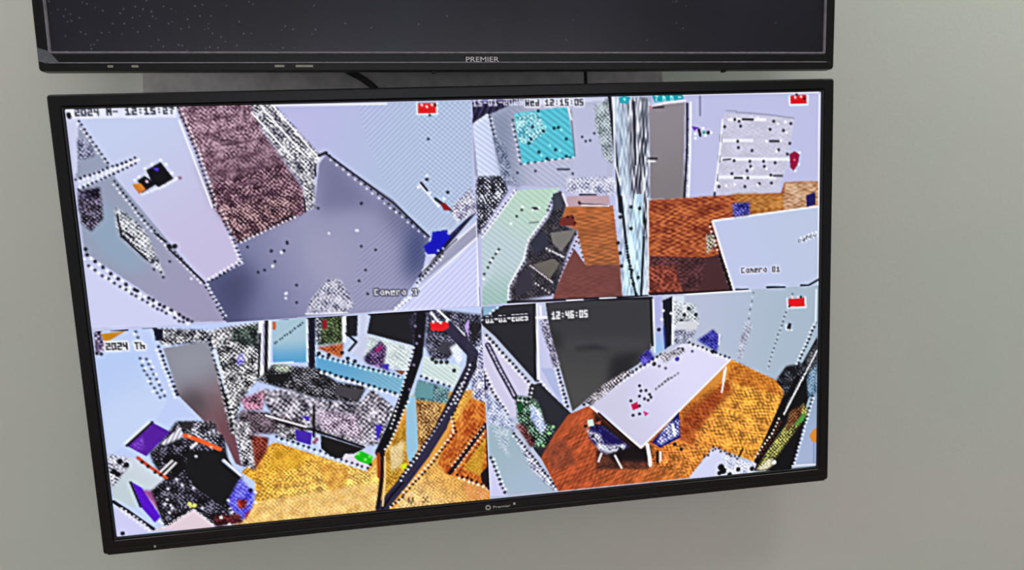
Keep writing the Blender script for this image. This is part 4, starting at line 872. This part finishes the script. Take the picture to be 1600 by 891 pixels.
('P',3,[(466.1,309.9),(520.4,359.6),(565,323),(622.1,272.9),(672.3,299.5),(682.2,314),(648,387.7),(600.8,365.6),(573.2,398),(431.4,397.8),(414.6,360.4),(429,337.2),(444.7,317.2)],(168,76,42),(222,148,58),[(448.8,377.7),(641.4,340.6)]),
('M',3,[(438.2,330.4),(466.1,309.9),(520.4,359.6),(534.5,359.4),(573.2,398),(431.4,397.8),(416.1,360.6)],0.28,5,1.9,-40),
('M',3,[(520.4,361.2),(565,323),(617.2,291.4),(622.1,272.9),(672.3,299.5),(682.2,314),(648,387.7),(600.8,365.6),(573.2,398),(532.6,378.1)],0.42,3,1.9,38),
('F',3,[(565,324.5),(617.2,294.6),(623.6,307.6),(575.3,350.5),(564.6,355.9)],(120,44,16),0.7,6),
('N',3,[(565.9,334),(617.2,294.6),(620.4,304.2),(581.7,348),(578.3,363.5),(561.5,352.4)],(110,30,10),(214,110,50),1,3.4,1.9,38,0.7),
('N',3,[(620.5,273.6),(672.3,299.5),(680.6,317),(617.2,296.1)],(130,44,14),(220,130,40),1,3.4,1.9,38,0.55),
('N',3,[(472.4,356.6),(531.3,363.8),(529.4,384.1),(471.8,378.4)],(40,22,22),(110,60,44),1,3,2,0,0.9),
('F',3,[(472,316.5),(520.4,361.2),(533,357.7),(527.9,376.1),(489,370.7),(471.2,347.2)],(22,14,20),0.95,3),
('P',3,[(508,355.3),(520.4,361.2),(531.4,357.5),(528,371.3),(495.3,368.2),(495.4,361.9)],(20,12,16),None,None),
('N',3,[(416.5,348.3),(440.9,341.3),(452.1,370.2),(427.6,374.1)],(96,52,44),(146,72,50),1,2,2,0,0.5),
('P',3,[(536.6,200.2),(546.5,200.1),(547.9,256.6),(537,261.9)],(176,178,226),(150,190,235),[(541.4,229),(542.5,257.7)]),
('L',3,[(537,201.8),(538.1,258.9)],(248,248,255),1.6),
('P',3,[(547.2,205.4),(558,201.6),(555.8,252.6),(548.7,256.7)],(16,16,34),None,None),
('L',3,[(548.3,233.9),(549.5,255.2)],(40,60,140),2),
('L',3,[(534.9,204.6),(535.7,251.2)],(12,12,16),2.6),
('D',3,[(542.9,235.4)],(10,9,20),2),
('D',3,[(547.8,215.9),(556.2,219.4),(546.1,224.8)],(248,248,255),1.5),
('P',3,[(558,201.6),(571.2,202.4),(569.2,238.4),(557.3,252.7)],(214,224,240),None,None),
('L',3,[(558.8,204.6),(557.3,251.2)],(248,248,255),1.8),
('N',3,[(558.2,205.4),(581.4,211.4),(587.5,232.9),(576.4,239.7),(559.4,235.5)],(110,120,130),(240,244,250),0.6,1.9,1.9,0,1),
('D',3,[(575.1,215.5),(570.4,221.9),(582.9,222.3),(567.2,227.8)],(10,9,20),2),
('P',3,[(562.6,228.2),(585.9,229.8),(582.7,238.7),(560.9,237.2)],(212,214,222),None,None),
('N',3,[(559.3,237),(582.7,238.7),(576.3,251.9),(559.2,250.7)],(60,60,90),(200,206,225),0.8,1.9,1.9,0,1),
('L',3,[(570.7,200.2),(642.9,200.9)],(248,248,255),1.8),
('L',3,[(571.5,195.8),(571.3,209.2)],(190,195,220),1.4),
('E',3,[(646.1,203.3),(641.3,227.4),(640.5,239.6)],0,9,1.3,(110,112,135),(220,222,238)),
('N',3,[(637.3,233.2),(645.3,236.8),(633.3,273),(626.9,271)],(90,92,120),(225,226,242),0.6,2,2,0,0.8),
('E',3,[(689.5,207.5),(680,233),(672,255.7),(661.6,287.6)],0,5,1.4,(104,108,130),(205,212,226)),
('P',3,[(684.7,212.6),(703.3,212.2),(703.9,221.5),(685.5,221.1)],(220,20,30),None,None),
('L',3,[(683.8,211.8),(684.4,221.8),(705.1,222.3),(704.2,211.5)],(248,248,255),1.5),
('D',3,[(686.4,220.4),(699.3,211.2)],(10,9,20),1.3),
('D',3,[(689.5,211.3),(696,211)],(255,200,210),1.3),
('P',3,[(685.7,238),(689,239),(687.4,246.7),(683.6,244.1)],(14,16,20),None,None),
('L',3,[(682.5,239.4),(683,244.8),(689.8,246.1)],(248,248,255),1.2),
('P',3,[(467.6,311.2),(497.2,290.8),(525.2,271.6),(548.6,261.2),(567.5,251.9),(581,253.8),(621.3,272.9),(565,321.4),(520.4,359.6)],(206,204,230),(222,220,248),[(489.1,308.4),(577.6,278)]),
('L',3,[(469.2,310.9),(520.4,358.8)],(248,248,255),2),
('L',3,[(521.2,359.7),(565,322.2),(620.5,272.8)],(248,248,255),1.8),
('E',3,[(461.7,307.6),(478.6,298.4),(497.2,287.7),(517.5,275.6),(548.7,259.7)],-2.2,5,1.9,(12,10,28),(245,246,255)),
('N',3,[(461.7,306.1),(481.9,289.5),(506.7,276.3),(515.9,277),(494.1,292),(469.2,309.8)],(30,24,34),(235,225,235),0.9,1.9,1.9,0,1),
('E',3,[(574.8,251),(620.5,271.3)],-1.6,5.4,1.6,(10,9,20),(248,248,255)),
('L',3,[(615.7,281),(610.8,307)],(240,238,250),2),
('L',3,[(614.1,283.9),(612.4,296.2)],(240,238,250),2.4),
('N',3,[(520.8,263.7),(531.7,254.7),(537.7,265),(525.2,272.4)],(26,20,110),(110,100,220),1.1,1.9,1.9,0,1),
('N',3,[(584.2,249.4),(601.6,239.2),(609.4,248.2),(605.4,263.2)],(14,14,90),(90,90,220),1.2,1.9,1.9,0,1),
('L',3,[(608.7,245),(607.8,255.7)],(248,248,255),1.6),
('D',3,[(563.7,257.9),(567.6,258.1),(551.2,265.3),(537.1,271.1),(601.4,262.9)],(10,9,20),2.2),
('D',3,[(562.1,267.7)],(60,40,190),2.4),
('D',3,[(578.6,260.8),(542.5,273.8),(549.4,276.6)],(90,90,110),1.5),
('N',3,[(542.4,262.3),(565.8,256.4),(572.1,259.9),(548.5,270.4)],(20,16,24),(235,232,245),0.55,1.9,1.9,0,1),
('P',3,[(511.3,312.2),(518.3,309.7),(519.7,316.8),(513.5,318.5)],(196,14,80),None,None),
('P',3,[(524.3,320.2),(530.5,323.1),(526.5,326.2)],(214,40,130),None,None),
('D',3,[(521,293),(527.8,298.5),(522.4,298.5),(520.7,304),(526.1,307.3),(530,309.1),(533.1,306.3),(531.6,303.1),(511.4,308.3),(520.5,314.5),(513.4,323.9),(520.4,323)],(26,24,34),1.6),
('E',3,[(538.7,297.5),(554.5,286.5)],0,4,1.5,(120,118,130),(170,168,185)),
('E',3,[(538.7,297.2),(564,282.3)],0,4,1.3,(110,108,120),(190,188,205)),
('N',3,[(467.1,329.9),(480.8,332.6),(509.5,357.8),(480,362),(465.2,343.6)],(12,8,60),(70,66,150),1.3,1.9,1.9,0,1),
('P',3,[(477.7,333.9),(504.9,355),(489.5,352),(480.4,345)],(24,16,84),None,None),
('N',3,[(461.7,332.5),(477.5,341.6),(481.8,352.9),(504.9,354.2),(503.3,358.8),(484.6,363.2),(475.5,356.9)],(60,60,110),(255,255,255),0.7,1.9,1.9,0,1),
('P',3,[(464.2,325),(470.3,324),(471.6,331.1),(465.5,332)],(205,225,215),None,None),
('P',3,[(471.7,328.8),(479.4,326.4),(477.8,330.8)],(190,80,60),None,None),
('D',3,[(462.5,331),(474.6,333.6),(469.8,342.5),(498.6,359.1)],(10,9,20),1.8),
('L',3,[(478.4,361.9),(475.1,370.1)],(248,248,255),2),
('L',3,[(493,365.6),(499.7,379.6)],(248,248,255),2),
('L',3,[(476.6,318.4),(517.3,359.3)],(20,10,16),2),
('P',3,[(533,354.5),(563.4,324.4),(564.7,352.7),(542.4,361.7)],(20,24,106),None,None),
('N',3,[(549.1,337.2),(563.3,332.2),(563.1,349.4),(540.8,360),(537.7,356.5)],(20,24,130),(250,250,255),1,1.9,1.9,0,1),
('L',3,[(556.1,337.8),(558.4,349)],(248,248,255),3),
('L',3,[(528.3,357.2),(530.4,371.6),(531,379.5)],(244,240,250),4),
('L',3,[(542.3,366.4),(542.1,375.9)],(230,220,220),2.4),
('L',3,[(539.1,366.1),(539,377.1)],(30,10,10),3),
('D',3,[(565.3,365.4),(558.2,359.2)],(10,9,20),2),
('P',3,[(682,286.1),(695.2,293.4),(718.7,254.3),(719.2,292.1),(705.6,333.8),(709,340.2),(689.6,401.6),(646.4,397.3),(648,387.7),(682.2,312.4),(672.3,301)],(14,14,18),None,None),
('N',3,[(672.3,297.9),(683.6,284.6),(708.3,281.8),(695.4,312.4),(684,332),(680.5,309.1)],(14,14,20),(90,96,110),2.2,1.9,1.9,0,1),
('E',3,[(716.8,240.1),(695.2,287.1)],-2,4.6,1.5,(12,10,28),(245,246,255)),
('N',3,[(704.9,278.4),(717.9,260.5),(718.2,282.5),(710.1,297.7)],(40,40,50),(150,155,165),1.6,1.9,1.9,0,1),
('L',3,[(696.9,297.7),(675.8,334.1),(649.7,386.3)],(12,12,14),5),
('E',3,[(718.9,270),(684,332)],0,3,1.1,(248,248,255),(248,248,255)),
('E',3,[(702.7,298.2),(680.8,337.7)],0,3,1.1,(248,248,255),(248,248,255)),
('E',3,[(675.8,342.1),(667.7,357.4),(648,382.9)],3.4,4.4,1.4,(250,225,200),(120,40,20)),
('P',3,[(718.4,296.3),(719.9,398.4),(691.2,397.7),(699.3,368.3),(713.7,316.6)],(166,180,214),(150,170,200),[(708,395.2),(715.4,315.1)]),
('N',3,[(706.8,298.5),(718.2,283.6),(718.7,318.6),(708.8,322.5)],(40,70,100),(160,190,215),0.9,1.9,1.9,0,1),
('E',3,[(713.8,319.7),(699.3,368.3),(691.2,396.9)],2,4.6,1.6,(12,10,28),(245,246,255)),
('L',3,[(716.1,371.5),(716.5,396)],(130,150,190),1.4),
('L',3,[(691.2,396),(718.2,397)],(248,248,255),1.3),
('N',3,[(703.9,326.9),(709.8,337),(674.4,382.2),(659.6,397),(649.7,396),(666.1,371.7),(687.4,344.7)],(20,24,10),(226,220,120),1,1.9,1.9,0,1),
('P',3,[(694.1,345.3),(705.6,336.7),(704.1,346.2),(694.1,351.7)],(70,150,60),None,None),
('N',3,[(687.3,335.1),(703.9,328.5),(699.1,344.1),(682.6,357.1)],(60,30,14),(150,100,60),1.1,1.9,1.9,0,1),
('P',3,[(710.6,363.7),(715.9,356.9),(720.1,355.7),(720.3,372.7),(714.4,371.4)],(222,140,50),None,None),
('P',3,[(573.2,398),(602.4,366.5),(626.7,382.5),(649.7,389.5),(646.4,398.9),(607.1,401.5)],(212,214,246),None,None),
('N',3,[(610.4,376.1),(628.3,382.6),(649.7,389.5),(644.7,400.4),(615.2,397.4)],(150,160,200),(252,252,255),0.6,1.9,1.9,0,1),
('D',3,[(609.6,389.6),(612,393.9)],(10,9,20),3.6),
('D',3,[(607.9,395.9),(619.3,398.7),(629.1,394),(644.7,394.7)],(10,9,20),2.6),
('E',3,[(591.1,375.8),(602.4,365.7),(630,381.2)],-1.8,7,1.7,(90,40,14),(90,40,14)),
('L',3,[(634.1,371.9),(630,379.6)],(10,9,20),2.2),
('N',3,[(649.7,396),(666.2,384.7),(671.2,391.6),(659.6,398.6)],(160,150,110),(250,245,225),0.7,1.9,1.9,0,1),
('D',3,[(670.3,389.9)],(248,248,255),2.4),
('X',3,[(364.5,210.5),(407.8,210.4)],'01-01-2025',(250,250,255),(14,12,22),1.35),
('X',3,[(431.3,210.5),(469.1,210.8)],'12:46:05',(250,250,255),None,1.45),
('L',3,[(415.7,214.6),(425.2,214.9)],(248,248,255),2.6),
('L',3,[(419.8,203.2),(420.1,213.4)],(248,248,255),2),
('L',3,[(360.8,211.7),(410,211.3),(410,211.3)],(34,32,50),2),
('L',3,[(716.8,204.6),(716.3,240.1)],(248,248,255),1.5),
('L',3,[(370.1,197.8),(413.4,197.7),(535.8,202)],(12,10,24),2.6),
('L',3,[(445.7,198.3),(463.5,198.9)],(225,215,225),2),
('L',3,[(479.9,198.2),(499.4,198.8)],(225,215,225),2),
('L',3,[(419.3,198.5),(432.4,199)],(225,215,225),1.8),
('L',3,[(533.8,196.5),(622.3,198.5)],(14,10,24),2.4),
('L',3,[(628.6,197.7),(641.3,198.5)],(14,14,40),2.2),
('L',3,[(661.2,197.9),(681.3,199.1)],(14,14,40),2.4)]

GLYPH = {
 '0': ('111', '101', '101', '101', '111'), '1': ('010', '110', '010', '010', '111'), '2': ('111', '001', '111', '100', '111'),
 '3': ('111', '001', '011', '001', '111'), '4': ('101', '101', '111', '001', '001'), '5': ('111', '100', '111', '001', '111'),
 '6': ('111', '100', '111', '101', '111'), '7': ('111', '001', '010', '010', '010'), '8': ('111', '101', '111', '101', '111'),
 '-': ('000', '000', '111', '000', '000'), ':': ('000', '010', '000', '010', '000'), '_': ('000',) * 5,
 'C': ('111', '100', '100', '100', '111'), 'M': ('101', '111', '111', '101', '101'), 'T': ('111', '010', '010', '010', '010'),
 'W': ('101', '101', '111', '111', '101'), 'a': ('000', '011', '101', '101', '011'), 'm': ('000', '110', '111', '101', '101'),
 'e': ('000', '111', '111', '100', '111'), 'r': ('000', '111', '100', '100', '100'), 'd': ('001', '001', '111', '101', '111'),
 'h': ('100', '100', '111', '101', '101'), 'n': ('000', '110', '101', '101', '101'), 'v': ('000', '101', '101', '101', '010'),
 'x': ('000', '101', '010', '010', '101')}

def draw_picture():
    rng = np.random.default_rng(11)
    img = np.zeros((GH, GW, 3))
    yy, xx = np.mgrid[0:GH, 0:GW].astype(float)
    def blur(a):
        p = np.pad(a, ((2, 2), (2, 2)) + ((0, 0),) * (a.ndim - 2), mode='edge')
        h = (p[:, :-4] + 4 * p[:, 1:-3] + 6 * p[:, 2:-2] + 4 * p[:, 3:-1] + p[:, 4:]) / 16
        return (h[:-4] + 4 * h[1:-3] + 6 * h[2:-2] + 4 * h[3:-1] + h[4:]) / 16

    def grain():
        # moire-like dots: noise kept to one band of sizes, about four grid steps from dot to dot
        fx, fy = np.meshgrid(np.fft.fftfreq(1024), np.fft.fftfreq(1024))
        f = np.hypot(fx, fy)
        def band(f0, wd):
            n = np.fft.ifft2(np.fft.fft2(rng.normal(size=(1024, 1024))) * np.exp(-((f - f0) / wd) ** 2)).real
            return n / n.std()
        gy, gx = np.mgrid[0:1024, 0:1024].astype(float)
        p1, p2 = band(0, .035) * 1.3, band(0, .035) * 1.3
        dots = np.cos(2 * math.pi * gx / 4.1 + p1) * np.cos(2 * math.pi * gy / 4.1 + p2) * 2
        n = .62 * dots * (1 + .5 * band(0, .08)) + .55 * band(.27, .08) + .5 * band(.06, .07)
        n = n / n.std()
        return np.clip(.5 + .36 * n, 0, 1)
    lat, lat3 = grain(), grain()

    def vnoise(u, v, tab):
        u = u * 1.9; v = v * 1.9
        iu, iv = np.floor(u).astype(int), np.floor(v).astype(int)
        fu, fv = u - iu, v - iv
        g_ = lambda a, b: tab[b % 1024, a % 1024]
        return ((g_(iu, iv) * (1 - fu) + g_(iu + 1, iv) * fu) * (1 - fv) + (g_(iu, iv + 1) * (1 - fu) + g_(iu + 1, iv + 1) * fu) * fv)

    def clip_box(t):
        return (0 if t in (0, 2) else GW // 2, GW // 2 if t in (0, 2) else GW, 0 if t < 2 else GH // 2, GH // 2 if t < 2 else GH)

    def region(pts, t, pad=1):
        cx0, cx1, cy0, cy1 = clip_box(t)
        xs = [p[0] for p in pts]; ys = [p[1] for p in pts]
        x0 = max(cx0, int(min(xs) - pad)); x1 = min(cx1, int(max(xs) + pad + 2))
        y0 = max(cy0, int(min(ys) - pad)); y1 = min(cy1, int(max(ys) + pad + 2))
        if x1 <= x0 or y1 <= y0:
            return None
        return slice(y0, y1), slice(x0, x1)

    def cover(pts, rg):
        X, Y = xx[rg], yy[rg]
        acc = np.zeros(X.shape)
        for ox, oy in ((-.25, -.25), (.25, -.25), (-.25, .25), (.25, .25)):
            ins = np.zeros(X.shape, bool)
            px, py = X + ox, Y + oy
            n = len(pts)
            for i in range(n):
                ax, ay = pts[i]; bx, by = pts[(i + 1) % n]
                if ay == by:
                    continue
                ins ^= ((ay > py) != (by > py)) & (px < (bx - ax) * (py - ay) / (by - ay) + ax)
            acc += ins
        return acc / 4

    def blend(rg, c, m):
        img[rg] = img[rg] * (1 - m[..., None]) + np.asarray(c, float) * m[..., None]

    def dot(t, x, y, r, c):
        rg = region([(x, y)], t, r + 2)
        if rg is None:
            return
        d = np.hypot(xx[rg] - x, yy[rg] - y)
        blend(rg, c, np.clip(r + .5 - d, 0, 1))

    def rot(rg, ang, lx, ly):
        a = math.radians(ang)
        X, Y = xx[rg], yy[rg]
        return (X * math.cos(a) + Y * math.sin(a)) / lx + 100, (-X * math.sin(a) + Y * math.cos(a)) / ly + 100

    keep = None
    for op in OPS:
        k, t, pts = op[0], op[1], op[2]
        if k == 'C':      # keep the following soft shading inside this outline
            keep = None if pts is None else cover(pts, (slice(0, GH), slice(0, GW)))
        elif k == 'F':
            c, al, fe = op[3:]
            rg = region(pts, t, fe * 2 + 2)
            if rg is None:
                continue
            m = cover(pts, rg)
            for _ in range(max(1, int(fe * fe / 3))):
                m = blur(m)
            if keep is not None:
                m = m * keep[rg]
            blend(rg, c, m * al)
        elif k in 'PNMS':
            rg = region(pts, t)
            if rg is None:
                continue
            m = cover(pts, rg)
            if k == 'P':
                c, c2, ax = op[3:6]
                if c2 is None:
                    blend(rg, c, m)
                else:
                    (ax0, ay0), (bx0, by0) = ax
                    dx, dy = bx0 - ax0, by0 - ay0
                    s = np.clip(((xx[rg] - ax0) * dx + (yy[rg] - ay0) * dy) / (dx * dx + dy * dy + 1e-9), 0, 1)
                    s = s * s * (3 - 2 * s)
                    img[rg] = img[rg] * (1 - m[..., None]) + (np.asarray(c, float) * (1 - s[..., None]) + np.asarray(c2, float) * s[..., None]) * m[..., None]
            elif k == 'N':
                c, c2, gm, lx, ly, ang, mix = op[3:]
                m = blur(m)
                u, v = rot(rg, ang, lx, ly)
                s = np.clip(vnoise(u, v, lat), 0, 1)
                s = (s ** gm)[..., None]
                f = m[..., None] * mix
                img[rg] = img[rg] * (1 - f) + (np.asarray(c, float) * (1 - s) + np.asarray(c2, float) * s) * f
            elif k == 'M':
                amp, lx, ly, ang = op[3:]
                m = blur(blur(blur(m)))
                u, v = rot(rg, ang, lx, ly)
                s = (vnoise(u, v, lat3) - .5) * 2 * amp * m
                img[rg] = np.clip(img[rg] * (1 + s[..., None]), 0, 255)
            else:
                amp, per, ang = op[3:]
                u, v = rot(rg, ang, 1, 1)
                s = np.sin(2 * math.pi * u / per) * amp * m
                img[rg] = np.clip(img[rg] * (1 + s[..., None]), 0, 255)
        elif k == 'L':
            c, w = op[3:]
            for (ax, ay), (bx, by) in zip(pts, pts[1:]):
                rg = region([(ax, ay), (bx, by)], t, w + 2)
                if rg is None:
                    continue
                dx, dy = bx - ax, by - ay
                s = np.clip(((xx[rg] - ax) * dx + (yy[rg] - ay) * dy) / (dx * dx + dy * dy + 1e-9), 0, 1)
                d = np.hypot(xx[rg] - ax - s * dx, yy[rg] - ay - s * dy)
                blend(rg, c, np.clip(w / 2 + .5 - d, 0, 1))
        elif k == 'E':
            off, per, r, cd, cl = op[3:]
            for ph, o_, c, rr in ((.5, off, cl, r * .72), (0.0, 0.0, cd, r * .8)):
                if ph and off == 0 and cl == cd:
                    pass
                dist = ph * per
                for (ax, ay), (bx, by) in zip(pts, pts[1:]):
                    ln = math.hypot(bx - ax, by - ay) + 1e-6
                    ux, uy = (bx - ax) / ln, (by - ay) / ln
                    s = dist
                    while s < ln:
                        dot(t, ax + ux * s + uy * o_ + rng.normal(0, .25), ay + uy * s - ux * o_ + rng.normal(0, .25), rr * (0.85 + .3 * rng.random()), c)
                        s += per
                    dist = s - ln
        elif k == 'D':
            c, r = op[3:]
            for x, y in pts:
                dot(t, x, y, r, c)
        elif k == 'X':
            text, c, halo, px = op[3:]
            (ax, ay), (bx, by) = pts
            n = len(text)
            step = (bx - ax) / n
            for ps in (0, 1):
                if ps == 0 and halo is None:
                    continue
                for i, ch in enumerate(text):
                    gl = GLYPH.get(ch, GLYPH['0'])
                    for ry, row in enumerate(gl):
                        for rx, b in enumerate(row):
                            if b == '1':
                                x = ax + step * (i + .1 + rx * .27)
                                y = ay + (by - ay) * (i / n) + ry * px * 1.05
                                dot(t, x, y, px * (1.5 if ps == 0 else .55), halo if ps == 0 else c)
    # the crisp, slightly ringing look of the compressed camera streams
    soft = .45 * img + .55 * blur(img)
    img = np.clip(soft + 1.25 * (soft - blur(blur(soft))), 0, 255) / 255.0
    return np.where(img <= 0.04045, img / 12.92, ((img + 0.055) / 1.055) ** 2.4)

SX0, SX1, SZ1, SZ0 = -0.469, 0.469, 0.2628, -0.2588
def video_tile(pic, t, label):
    x0i, y0i = (0 if t in (0, 2) else GW // 2), (0 if t < 2 else GH // 2)
    nx, ny = GW // 2, GH // 2
    sub = pic[y0i:y0i + ny, x0i:x0i + nx]
    ax = SX0 + (SX1 - SX0) * x0i / GW; bx = SX0 + (SX1 - SX0) * (x0i + nx) / GW
    az = SZ1 + (SZ0 - SZ1) * y0i / GH; bz = SZ1 + (SZ0 - SZ1) * (y0i + ny) / GH
    X, Z = np.meshgrid(np.linspace(ax, bx, nx), np.linspace(az, bz, ny))
    co = np.stack([X, np.full_like(X, .0035), Z], -1).reshape(-1, 3)
    i = np.arange((ny - 1) * (nx - 1))
    r_, c_ = i // (nx - 1), i % (nx - 1)
    a = r_ * nx + c_
    q = np.stack([a, a + nx, a + nx + 1, a + 1], 1)
    me = bpy.data.meshes.new('camera_view')
    me.vertices.add(len(co)); me.vertices.foreach_set('co', co.ravel().astype(np.float32))
    me.loops.add(q.size); me.loops.foreach_set('vertex_index', q.ravel().astype(np.int32))
    me.polygons.add(len(q)); me.polygons.foreach_set('loop_start', (np.arange(len(q)) * 4).astype(np.int32))
    me.update(calc_edges=True)
    at = me.attributes.new('picture', 'FLOAT_COLOR', 'POINT')
    rgba = np.ones((len(co), 4), np.float32)
    rgba[:, :3] = sub.reshape(-1, 3)
    at.data.foreach_set('color', rgba.ravel())
    me.materials.append(M_VIDEO)
    o = bpy.data.objects.new('camera_view', me)
    COL.objects.link(o)
    o.parent = screen
    o['label'] = label
pic = draw_picture()
for t, lb in enumerate(('view of a grey hall with brown stairs', 'view of an office with a cyan board and wooden floor',
                        'view of a cluttered desk with purple monitors on a yellow floor', 'view of a meeting room with a long white table')):
    video_tile(pic, t, lb)

# ------------------------------------------------------------------ wall mounts and cables behind the sets
def wall_mount(mw, label, x0, x1, z0, z1):
    """z0..z1 and x0..x1: the wall plate in the room; arms reach from it to the back of the set"""
    c = mw.translation
    e = empty('wall_mount', label, 'wall mount', Matrix.Translation((c.x, WALL_Y, c.z)))
    obj('wall_plate', box(x0 - c.x, x1 - c.x, -.010, -.0005, z0 - c.z, z1 - c.z, bev=.002), M_STEEL, e)
    inv = Matrix.Translation((-c.x, -WALL_Y, -c.z)) @ mw
    for x in (-.2, .2):
        p = inv @ Vector((x, .052, -.04))
        bm = bmesh.new()
        add_box(bm, p.x - .012, p.x + .012, p.y + .0005, -.010, p.z - .03, p.z + .03, bev=.002)
        obj('arm', bm, M_STEEL, e)
wall_mount(MW_UP, 'steel wall mount behind the upper television, plate enlarged to darken the gap', PLATE_X0 := -.43, PLATE_X1 := .29, 1.755, 2.12)  # plate enlarged across the gap, in place of shade on the wall
wall_mount(MW_LOW, 'dark steel wall mount hidden behind the lower lit television', -.30, .30, 1.34, 1.56)

def cable(label, pts, r):
    o = obj('cable', tube(bmesh.new(), smooth_path(pts), r), M_CABLE, None, True)
    o['label'] = label
    o['category'] = 'cable'
cable('thick black cable slanting down in the gap between the televisions', [(-.19, -.085, 1.80), (-.17, -.085, 1.778), (-.125, -.085, 1.748), (-.09, -.085, 1.69), (-.09, -.06, 1.62)], .0045)
cable('thin black cable hanging straight down in the gap', [(.162, -.085, 1.80), (.162, -.085, 1.76), (.16, -.085, 1.70), (.16, -.06, 1.63)], .0025)
